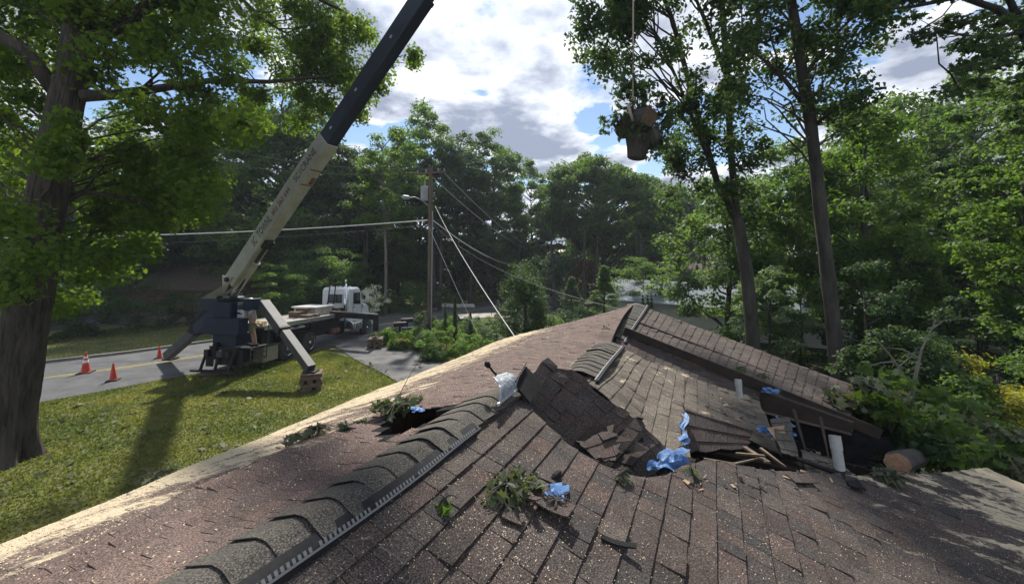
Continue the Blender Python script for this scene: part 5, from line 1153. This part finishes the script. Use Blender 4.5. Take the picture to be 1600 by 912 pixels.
wire('power_cable', (P(690, 264, 24.2), P(330, 228, 24)), .014, 'cable_dark', 'highest thin wire leaving the pole top to the left', sag=.5)
wire('service_cable', (P(680, 322, 24), P(808, 531, 9.75)), .014, 'cable_white', 'white service cable dropping steeply from the transformer to the roof edge', sag=.25)
wire('guy_wire', (P(668, 350, 24), Vector((P(765, 545, 17).x, 17, gz(17)))), .012, 'cable', 'slanting guy wire ending among the garden shrubs', sag=0.05)
# mailboxes
def mailbox(px, py, D, label):
    b = gp(px, py); b = Vector(((px-800)/600*D, D, gz(D))); t = thing('mailbox', b, label, 'mailbox', 'mailboxes by the road'); q = MB(); q.beam(b, b+Vector((0, 0, 1.05)), .09, .09, up=(0, 1, 0)); q.build('post', 'steel_dark', t)
    q = MB(); ax = Vector((.93, .36, 0)).normalized(); r = Vector((-ax.y, ax.x, 0)); pr = [(-.11, 0), (.11, 0), (.11, .13), (.08, .2), (0, .235), (-.08, .2), (-.11, .13)]
    a = b+Vector((0, 0, 1.05))-ax*.32; q.prism([a+r*x+Vector((0, 0, z)) for x, z in pr], ax*.64); bx = q.build('box', 'steel_dark', t, bevel=.008)
    q = MB(); q.box(a+ax*.1-r*.125+Vector((0, 0, .22)), (.03, .012, .16)); q.build('flag', 'cone_orange', bx); return b
b = mailbox(625, 520, 20.0, 'black mailbox nearer the outrigger, left one of the pair'); mailbox(636, 520, 21.6, 'black mailbox nearer the pole, right one of the pair')
q = MB(); ax = Vector((.93, .36, 0)); c = Vector(((637-800)/600*21.2, 21.2, gz(21)+.75)); q.beam(c-ax*.3, c+ax*.3, .2, .14); tag(q.build('newspaper_box', 'steel_dark', bevel=.03), 'dark newspaper tube hung under the right mailbox', 'newspaper box')
# flat trailer and small tractor down the road
tb = Vector(((752-800)/600*28, 28, gz(28))); tr = thing('flat_trailer', tb, 'low flatbed trailer with pale wooden deck parked beyond the garden bed', 'trailer')
q = MB(); q.beam(tb+Vector((-1.6, -.3, .62)), tb+Vector((1.9, .55, .62)), 1.9, .09, m=0); q.build('deck', 'deck_wood', tr, bevel=.01)
q = MB(); q.beam(tb+Vector((-1.6, -.3, .52)), tb+Vector((1.9, .55, .52)), 1.6, .12); q.beam(tb+Vector((1.9, .55, .5)), tb+Vector((3.0, .8, .45)), .12, .12); q.build('chassis', 'steel_dark', tr)
for dx, dy in ((-.1, -.95), (.6, -.8), (-.5, .8), (.2, .95)):
    q = MB(); q.lathe(tb+Vector((dx, dy, .28)), (-.22, .97, 0), [(0, .2), (0, .26), (.03, .3), (.15, .3), (.18, .26), (.18, .2)], 16); q.build('wheel', 'tyre', tr)
tb = Vector(((795-800)/600*28.5, 28.5, gz(28.5))); tt = thing('tractor', tb, 'small dark loader tractor hitched ahead of the flat trailer', 'tractor')
q = MB(); q.box(tb+Vector((.1, 0, .75)), (1.1, .6, .5)); q.box(tb+Vector((-.4, 0, 1.0)), (.5, .9, .18)); q.build('body', 'steel_dark', tt, bevel=.06)
for dx, dy, r in ((-.55, -.6, .48), (-.55, .55, .48), (.65, -.5, .32), (.65, .45, .32)):
    q = MB(); q.lathe(tb+Vector((dx, dy, r)), (0, 1, 0), [(0, r*.7), (0, r*.9), (.04, r), (.18, r), (.22, r*.9), (.22, r*.7)], 18); wh = q.build('wheel', 'tyre', tt); q = MB(); q.lathe(tb+Vector((dx, dy-.01, r)), (0, 1, 0), [(0, .02), (0, r*.5), (.05, r*.55)], 12); q.build('rim', 'metal_grey', wh)
q = MB(); q.tube([tb+Vector((-.8, -.3, .9)), tb+Vector((-.8, -.3, 1.7)), tb+Vector((-.8, .3, 1.7)), tb+Vector((-.8, .3, .9))], .03, 6); q.build('roll_bar', 'steel_dark', tt)
q = MB(); q.tube([tb+Vector((.0, 0, 1.0)), tb+Vector((-.15, 0, 1.35))], .02, 6); q.lathe(tb+Vector((-.15, 0, 1.35)), (-.5, 0, .8), [(0, .16), (.03, .16)], 14); q.build('steering_wheel', 'steel_dark', tt)
# low white stone border across the road
bw = thing('garden_border', G(703, 474), 'low row of pale stones edging a bed across the road', 'stone border'); g = random.Random(3)
mbq = MB()
for i in range(16):
    c = lerp(Vector((-9.2+4.6, 0, 0)), Vector((-3.6+1.4, 0, 0)), i/15); x = lerp(687, 738, i/15); D = 41+g.uniform(-.2, .2); mbq.lathe(Vector(((x-800)/600*D, D, gz(D))), (0, 0, 1), [(0, .25), (.12, .3), (.3, .24), (.38, .1)], 7)
mbq.build('stones', 'wall_white', bw)
# houses
def gable_house(name, c, w_, d_, h_, rise, rot, wallm, roofm, label, wins=(), eave=.45):
    t = thing(name, c, label, 'house'); M = Matrix.Rotation(rot, 3, 'Z'); cv = Vector(c)
    X = lambda x, y, z: cv+M @ Vector((x, y, z))
    q = MB(); q.prism([X(-w_/2, -d_/2, 0), X(w_/2, -d_/2, 0), X(w_/2, -d_/2, h_), X(0, -d_/2, h_+rise), X(-w_/2, -d_/2, h_)], M @ Vector((0, d_, 0))); q.build('wall', wallm, t)
    q = MB(); e = eave; sl = rise/(w_/2)
    for s in (-1, 1): 
        a = X(0, -d_/2-e, h_+rise+.03); b_ = X(s*(w_/2+e), -d_/2-e, h_-sl*e+.03); n_ = Vector((0, 0, .14)); q.prism([a, b_, b_+n_, a+n_], M @ Vector((0, d_+2*e, 0)))
    q.build('roof', roofm, t)
    for (x, y, z, ww, hh, sd) in wins:
        q = MB(); q.box(X(x, y, z), (ww+.12, .1, hh+.12), Matrix.Rotation(rot+(math.pi/2 if sd else 0), 3, 'Z')); f = q.build('window', 'wall_white', t); q = MB(); q.box(X(x, y, z), (ww, .13, hh), Matrix.Rotation(rot+(math.pi/2 if sd else 0), 3, 'Z')); q.build('pane', 'glass_dark', f)
    return t
c = P(1130, 500, 24); gable_house('neighbour_house', (13.8, 25.5, gz(25)), 7, 13, 1.9, 1.0, R(52), 'wall_white', 'metal_roof', 'neighbouring house with pale blue-grey roof just beyond the far gable', [(-3, -6.55, 1.5, 1, .9, 0)])
gable_house('neighbour_house', (20.5, 46, gz(46)), 9, 12, 3.0, 1.9, R(20), 'siding', 'roof_brown', 'distant cream house with brown roof, right of the round-crowned tree', [(-1.8, -6.05, 1.7, 1.1, 1.2, 0), (1.9, -6.05, 1.7, 1.1, 1.2, 0)])
gable_house('neighbour_house', (-31, 36.5, gz(36)), 7, 15, 2.6, 1.7, R(80), 'brick_dark', 'roof_brown', 'dark brick house half hidden under the trees at the left', [(-2.0, -7.55, 1.5, 1.2, 1, 0), (3.55, -4, 1.5, 1, 1.4, 1)])
gable_house('shed', (25, 15, gz(15)), 3, 4, 2.0, .8, R(30), 'wall_white', 'metal_roof', 'small pale shed glimpsed between the shrubs at the right', [])
# ================================================================ LOGS
lg = thing('hanging_log', LOG, 'forked log with a round cut face hanging high on the crane line', 'log')
def logmesh(q, pts, rad, g, n=22, caps=(0, 0)):
    b = len(q.v); k = len(pts); off = [g.uniform(-.09, .09) for _ in range(n)]
    axp = None
    for i, p in enumerate(pts):
        p = Vector(p); d = (Vector(pts[min(i+1, k-1)])-Vector(pts[max(i-1, 0)])).normalized(); x = d.cross(Vector((0, 0, 1))); x = x.normalized() if x.length > .1 else Vector((1, 0, 0)); y = d.cross(x)
        for j in range(n): a = 2*math.pi*j/n; r = rad[i]*(1+off[j]+g.uniform(-.03, .03)); q.v.append(tuple(p+(x*math.cos(a)+y*math.sin(a))*r))
    for i in range(k-1):
        for j in range(n): q.f.append([b+i*n+j, b+i*n+(j+1) % n, b+(i+1)*n+(j+1) % n, b+(i+1)*n+j]); q.m.append(0)
    q.f.append([b+j for j in range(n)][::-1]); q.m.append(1 if caps[0] else 0); q.f.append([b+(k-1)*n+j for j in range(n)]); q.m.append(1 if caps[1] else 0)
g = random.Random(2)
q = MB(); f0 = P(1015, 183, 7.9)
logmesh(q, [f0, P(1008, 185, 8.1), P(996, 190, 8.35), P(982, 198, 8.6), P(968, 206, 8.8)], [.175, .20, .25, .25, .17], g, caps=(1, 0))
logmesh(q, [P(1000, 195, 8.25), P(998, 215, 8.25), P(996, 232, 8.25), P(993, 248, 8.25)], [.32, .28, .22, .17], g)
logmesh(q, [P(1012, 205, 8.3), P(1020, 222, 8.3), P(1024, 232, 8.3)], [.24, .19, .08], g)
q.build('trunk', ['bark', 'wood_dark'], lg)
q = MB(); q.tube([f0+Vector((0, -.01, 0)), f0+Vector((0, -.022, 0))], [.12, .05], 14); 
q = MB(); S_ = P(990, 168, 8.25)
for a in (-.16, .0, .15): q.tube([LOG+Vector((-.15, 0, .5)), P(990, 175, 8.3)+Vector((a, 0, 0))], .014, 5)
q.lathe(P(990, 178, 8.25)+Vector((-.02, 0, 0)), Vector((-1, .5, -.3)), [(0, .235), (.05, .235)], 20); q.build('sling', 'rope', lg)
gg = np.random.default_rng(9)
cl = [(*(P(945, 200, 8.4)), .18, 16), (*(P(975, 170, 8.3)), .3, 26), (*(P(1030, 215, 8.3)), .3, 60), (*(P(1040, 190, 8.4)), .25, 45), (*(P(985, 130, 8.3)), .35, 55), (*(P(1020, 240, 8.2)), .2, 22), (*(P(940, 185, 8.3)), .1, 6), (*(P(975, 205, 8.2)), .2, 12), (*P(1000, 205, 8.1), .3, 60), (*P(985, 90, 8.3), .35, 50)]
cl += [(*P(960, 190, 8.5), .22, 40), (*P(1005, 150, 8.3), .35, 80), (*P(975, 140, 8.4), .3, 60), (*P(1035, 165, 8.4), .3, 70)]
V, nl = cluster_leaves(cl, .12, gg, per=1.6, shape='lobed', flat=1., jit=.9, up=.1); link('leaves', np_mesh('leaves', V-np.array(tuple(ORG[lg.name])), nl, 'leaf_dark'), lg)
q = MB()
for c in cl: q.tube(bez(LOG, c[:3], .1, 5), [.014, .012, .01, .008, .006, .004], 4)
q.build('twigs', 'bark', lg)
lg2 = thing('cut_log', P(1402, 722, 4.25), 'sawn log with reddish round face on the roof beside the leaf heap', 'log')
q = MB(); logmesh(q, [P(1402, 724, 4.25), P(1407, 721, 4.4), P(1432, 712, 5.0), P(1450, 706, 5.5)], [.11, .113, .11, .10], g, caps=(1, 0)); q.build('trunk', ['bark', 'wood_cut'], lg2)
q = MB(); ct = P(1402, 724, 4.245); dd = (P(1402, 724, 4.25)-P(1407, 721, 4.4)).normalized(); q.lathe(ct, dd, [(0, .066), (.006, .066)], 18); q.build('heartwood', 'wood_cut', lg2); q = MB(); q.lathe(ct, dd, [(0, .092), (.003, .092)], 18); q.build('sapwood', 'timber_raw', lg2)
# ================================================================ DEBRIS ON THE ROOF
def on_right(px, py, h=0.): s, t = pix_st(px, py, 1); return map_right(s, t, h)
def on_left(px, py, h=0.): s, t = pix_st(px, py, -1); return map_left(s, -t, h)
def leafclump(name, c, r, n, size, m, label, flat=.35, seed=1, twig=5, shape='lobed', grp='leafy debris on the roof', extra=()):
    gg = np.random.default_rng(seed); t = thing(name, c, label, 'leaves', grp); cl = [(c[0], c[1], c[2]+r*flat*.5, r, n)]+[(c[0]+a, c[1]+b, c[2]+d, r*.6, n*.4) for a, b, d in extra]
    V, nl = cluster_leaves(cl, size, gg, flat=flat, jit=.9, up=.4, shape=shape); link('leaves', np_mesh('leaves', V-np.array(tuple(ORG[t.name])), nl, m), t)
    q = MB(); g = random.Random(seed)
    for k in range(twig):
        a = g.uniform(0, 6.28); e = Vector(c)+Vector((math.cos(a)*r*1.3, math.sin(a)*r*1.3, .02+g.random()*r*.3)); q.tube(bez(Vector(c)-(e-Vector(c))*.4+Vector((0, 0, .03)), e, .03, 4), [.006, .005, .004, .003, .002], 4)
    q.build('twigs', 'bark', t); return t
leafclump('leaf_clump', on_left(622, 652, .04), .16, 70, .085, 'leaf_wilt', 'wilted oak leaves over the blue-lined tear left of the ridge', seed=1, extra=((-.1, -.06, .05), (.12, .1, .04)))
leafclump('leaf_clump', on_left(500, 702, .03), .10, 34, .06, 'leaf_wilt', 'small leafy twig lying on the pink slope below the tear', seed=2, extra=((.16, .12, .0), (-.12, -.10, 0), (.28, .2, 0)))
leafclump('leaf_clump', on_right(790, 772, .02), .12, 70, .075, 'leaf_wilt', 'large pile of grey-green curled leaves in the middle of the near slope', seed=3, extra=((.06, .14, .0), (-.06, -.06, 0), (.13, .08, 0)), twig=9)
leafclump('leaf_clump', on_right(693, 797, .02), .05, 10, .055, 'leaf_light', 'small yellow-green leaf sprig alone near the ridge vent', seed=4, twig=3)
leafclump('leaf_clump', P(1155, 578, 5.9), .16, 40, .08, 'leaf_wilt', 'pale wilted leaves on the far slope above the grey pipe', flat=.2, seed=5, twig=4)
leafclump('leaf_clump', P(1190, 588, 5.85), .10, 14, .07, 'leaf_wilt', 'few dry leaf scraps at the right end of the far slope patch', flat=.2, seed=15, twig=4)
leafclump('leaf_clump', on_right(1386, 752, .04), .13, 120, .05, 'leaf_wilt', 'low heap of shredded twigs in front of the sawn log', flat=.4, seed=6, twig=14)
leafclump('leaf_clump', P(952, 520, 6.6), .12, 40, .05, 'leaf_dark', 'tiny dark sprig standing on the bend of the far ridge', flat=1.1, seed=7, twig=4)
leafclump('leaf_clump', on_right(972, 752, .02), .06, 26, .04, 'leaf_wilt', 'shredded pale bits at the lip of the hollow', seed=8, twig=6)
leafclump('leaf_clump', on_right(868, 800, .02), .06, 20, .04, 'leaf_wilt', 'dry shreds around the blue scrap on the near slope', seed=9, twig=12)
leafclump('leaf_clump', on_left(250, 745, .02), .16, 24, .07, 'leaf_wilt', 'leaves caught on the sawdust-covered left eave', seed=10, twig=6)
leafclump('leaf_clump', on_right(1078, 742, .02), .05, 12, .05, 'leaf_wilt', 'couple of leaves on the lip below the big tarp bundle', seed=13, twig=3)
def slab(c, a, ln, wd, m, label, tilt=0, nrm=NR, th=.008):
    x = Vector((math.cos(a), math.sin(a), 0)); x = (x-nrm*x.dot(nrm)).normalized(); y = nrm.cross(x); q = MB(); z = nrm
    n = 6; pts = []
    for i in range(n+1):
        u = i/n-.5; pts.append((u*ln, tilt*(u+.5)**2*ln))
    for i in range(n):
        (u0, h0), (u1, h1) = pts[i], pts[i+1]; c0 = Vector(c)
        q.hexa([c0+x*u0-y*wd/2+z*h0, c0+x*u1-y*wd/2+z*h1, c0+x*u1+y*wd/2+z*h1, c0+x*u0+y*wd/2+z*h0]+[c0+x*u0-y*wd/2+z*(h0+th), c0+x*u1-y*wd/2+z*(h1+th), c0+x*u1+y*wd/2+z*(h1+th), c0+x*u0+y*wd/2+z*(h0+th)])
    tag(q.build('loose_shingle', m), label, 'shingle', 'loose shingles on the roof')
slab(on_right(862, 802, .035), -.55, .18, .11, 'shingle_right', 'torn brown shingle lying across the leaf pile, larger one', .25)
slab(on_right(822, 786, .03), -.9, .14, .045, 'shingle_right', 'narrow curled shingle strip inside the leaf pile', .4); slab(on_right(800, 812, .02), -.3, .10, .07, 'shingle_right', 'small shingle fragment below the leaf pile', .1)
slab(on_right(962, 856, .01), -.35, .16, .03, 'felt_black', 'black curled strip lying alone low on the near slope', .3)
slab(on_right(1250, 752, .02), .2, .22, .09, 'shingle_right', 'flat shingle piece at the hole edge left of the white pipe', .1); slab(on_left(480, 688, .04), .9, .3, .03, 'felt_black', 'dark lifted sliver at the small tear on the left slope', .2)
def tarp(name, q4, label, seed, amp=.06, n=14, hang=0):
    f, ls, lt = bil(q4); g = random.Random(seed); vv = []; ph = [g.uniform(0, 6) for _ in range(6)]
    for i in range(n+1):
        for j in range(n+1):
            a, b = i/n, j/n; h = amp*(.55*math.sin(a*5+ph[0]+b*3)+.35*math.sin(b*8+ph[1]-a*4)+.18*abs(math.sin(a*11+b*9+ph[2]))+.14*math.sin(a*23-b*17+ph[5]))*math.sin(math.pi*min(1, .15+a))
            vv.append(f(a*ls+.03*math.sin(b*10+ph[3]), b*lt+.03*math.sin(a*11+ph[4]), h))
    q = MB(); q.add(vv, [(i*(n+1)+j, (i+1)*(n+1)+j, (i+1)*(n+1)+j+1, i*(n+1)+j+1) for i in range(n) for j in range(n)]); o = q.build(name, 'tarp_blue', smooth=False); s_ = o.modifiers.new('s', 'SOLIDIFY'); s_.thickness = .003
    tag(o, label, 'tarp', 'scraps of blue tarp')
tarp('blue_tarp', [P(1012, 744, 2.66), P(1036, 702, 3.0), P(1074, 700, 3.05), P(1076, 738, 2.66)], 'crumpled bundle of blue tarp at the bottom of the hollow', 1, .11, 18)
tarp('blue_tarp', [P(1060, 690, 3.5), P(1066, 648, 4.0), P(1074, 645, 4.0), P(1073, 700, 3.45)], 'narrow upright strip of blue tarp in the seam between slabs', 2, .03, 8)
tarp('blue_tarp', [P(1186, 674, 3.95), P(1190, 662, 4.1), P(1218, 675, 4.0), P(1214, 684, 3.85)], 'crumpled blue tarp patch on the curled slab edge', 3, .04, 10)
tarp('blue_tarp', [P(1215, 678, 3.9), P(1216, 652, 4.2), P(1238, 658, 4.1), P(1240, 680, 3.85)], 'folded blue tarp flap over the grey strip', 4, .04, 10)
tarp('blue_tarp', [P(1192, 612, 5.3), P(1196, 605, 5.45), P(1217, 609, 5.3), P(1214, 617, 5.2)], 'small blue tarp piece tucked under the far slope', 5, .03, 8)
tarp('blue_tarp', [on_left(643, 652, .03), on_left(648, 643, .03), on_left(664, 643, .03), on_left(662, 651, .03)], 'small blue tarp piece in the tear left of the ridge', 6, .02, 8)
tarp('blue_tarp', [on_right(852, 790, .03), on_right(862, 765, .04), on_right(880, 768, .03), on_right(868, 798, .03)], 'small blue scrap beside the leaf pile on the near slope', 7, .02, 8)
q = MB(); c = on_right(862, 752, .02); q.lathe(c, (.6, .5, .2), [(0, .012), (.02, .022), (.05, .02), (.07, .01)], 8); tag(q.build('plastic_cap', 'plastic_black'), 'little black plastic cap lying above the blue scrap', 'cap')
g = random.Random(44); q = MB()
for i in range(150):   # shards of shingle, felt and splinters round the hole
    k = i % 3
    if k == 0: f, ls, lt = PC[1:]; p = f(ls*g.uniform(0, 1), lt*g.uniform(.2, 1.0), .012)
    elif k == 1: f, ls, lt = PG[1:]; p = f(ls*g.uniform(-.2, 1.3), lt*g.uniform(-.3, 1.4), .012)
    else: s, t = pix_st(g.uniform(1040, 1420), g.uniform(738, 765), 1); p = map_right(s, t, .014)
    a = g.uniform(0, 6.28); l_ = g.uniform(.015, .055); x = Vector((math.cos(a), math.sin(a), g.uniform(-.2, .3))); y = Vector((-x.y, x.x, g.uniform(-.2, .2)))
    w_ = l_*g.choice((.15, .25, .6)); pts = [p, p+x*l_, p+x*l_*g.uniform(.7, 1)+y*w_, p+y*w_*g.uniform(.5, 1)]
    q.add(pts+[v-Vector((0, 0, .004)) for v in pts], [(0, 1, 2, 3), (4, 7, 6, 5), (0, 4, 5, 1), (1, 5, 6, 2), (2, 6, 7, 3), (3, 7, 4, 0)], g.choice((0, 0, 1, 2)))
tag(q.build('roof_debris', ['shingle_right', 'timber_raw', 'felt_black']), 'shards of shingle and splinters scattered round the hole', 'debris', kind='stuff')
for i, (pa, pb_, w_, th) in enumerate([((1188, 700, 3.6), (1228, 730, 3.35), .03, .02), ((1140, 726, 3.15), (1185, 716, 3.5), .022, .015), ((1240, 640, 4.6), (1262, 715, 3.8), .035, .03), ((1282, 652, 4.9), (1296, 722, 4.2), .035, .03), ((1100, 716, 3.5), (1150, 724, 3.3), .02, .01)]):
    q = MB(); q.beam(P(*pa), P(*pb_), w_, th, w2=w_*.3); q.build('splintered_rafter', 'timber_dark' if i in (2, 3) else 'timber', house)
# sawdust chips as real flakes
def chips(name, fn, n, size, seed, label):
    g = np.random.default_rng(seed); C = []; 
    for i in range(n):
        p = fn(g)
        if p is not None: C.append(tuple(p))
    C = np.array(C); Nn = g.normal(size=C.shape)*.5+np.array([0, 0, 1.])
    V, nl = leaf_verts(C, Nn, size, g, aspect=.5); o = link(name, np_mesh(name, V, nl, 'chip')); tag(o, label, 'wood chips', kind='stuff')
def chR(g):
    if g.uniform() < .35: s, t = g.uniform(1.5, 5.5), g.uniform(1.6, 4.6)
    elif g.uniform() < .45: s, t = 2.2+g.normal()*.6, .7+g.normal()*.5
    else: s, t = g.uniform(-.5, 4), g.uniform(.15, 4)
    if t < .12 or not pin(s, t, regR): return None
    return map_right(s, t, .014)
chips('wood_chips', chR, 8500, .0075, 1, 'pale wood chips strewn over the near slope')
def chL(g):
    t = abs(3.3-abs(g.normal())*.9) if g.uniform() < .75 else g.uniform(.3, 3.2); s = g.uniform(-1, 9)
    if t > 3.25 or pin(s, t, T1) or pin(s, t, T2): return None
    return map_left(s, t, .014)
chips('sawdust', chL, 26000, .011, 2, 'sawdust drift along the left eave')
q = MB(); g = random.Random(12)
for i in range(70):   # twigs strewn about
    s, t = g.uniform(.3, 4.5), g.uniform(.3, 3.8)
    if not pin(s, t, regR): continue
    a = map_right(s, t, .018); an = g.uniform(0, 6.28); l_ = g.uniform(.03, .12); b = map_right(s+math.cos(an)*l_, t+math.sin(an)*l_, .02); q.tube(bez(a, b, .006, 3), .0022, 4)
tag(q.build('twig_litter', 'bark_pale'), 'thin twigs and stalks littered over the near slope', 'twigs', kind='stuff')
q = MB(); q.tube(bez(on_left(628, 640, .1), on_left(680, 618, .42), .04, 6), [.004, .004, .003, .003, .002, .002, .001], 4); tag(q.build('thin_stick', 'bark'), 'thin dark stick rising out of the leaves left of the ridge', 'stick')

# ================================================================ HAZE (summer air)
m = bpy.data.materials.new('haze'); m.use_nodes = True; t = m.node_tree; t.nodes.clear()
pv = t.nodes.new('ShaderNodeVolumePrincipled'); pv.inputs['Color'].default_value = (.80, .88, 1, 1); pv.inputs['Density'].default_value = .0007; pv.inputs['Anisotropy'].default_value = .1
o = t.nodes.new('ShaderNodeOutputMaterial'); t.links.new(pv.outputs[0], o.inputs['Volume']); MT['haze'] = m
q = MB(); q.box((0, 140, 12.5), (820, 520, 32.2)); tag(q.build('haze', 'haze'), kind='stuff')

g = np.random.default_rng(5); n = 420
x = np.concatenate([g.uniform(-16, -3, 300), g.normal(size=120)*.5-6.5]); y = np.concatenate([g.uniform(5, 17, 300), g.normal(size=120)*1.5+6.5]); k = (road_dist(x, y) > 3.6); x = x[k]; y = y[k]
C = np.stack([x, y, np.full(len(x), .05)], 1); V, nl = leaf_verts(C, g.normal(size=C.shape)*.5+np.array([0, 0, 1.]), .16, g, shape='lobed')
tag(link('leaf_litter', np_mesh('leaf_litter', V, nl, 'leaf_wilt')), 'scattered fallen leaves on the near lawn', 'leaves', kind='stuff')
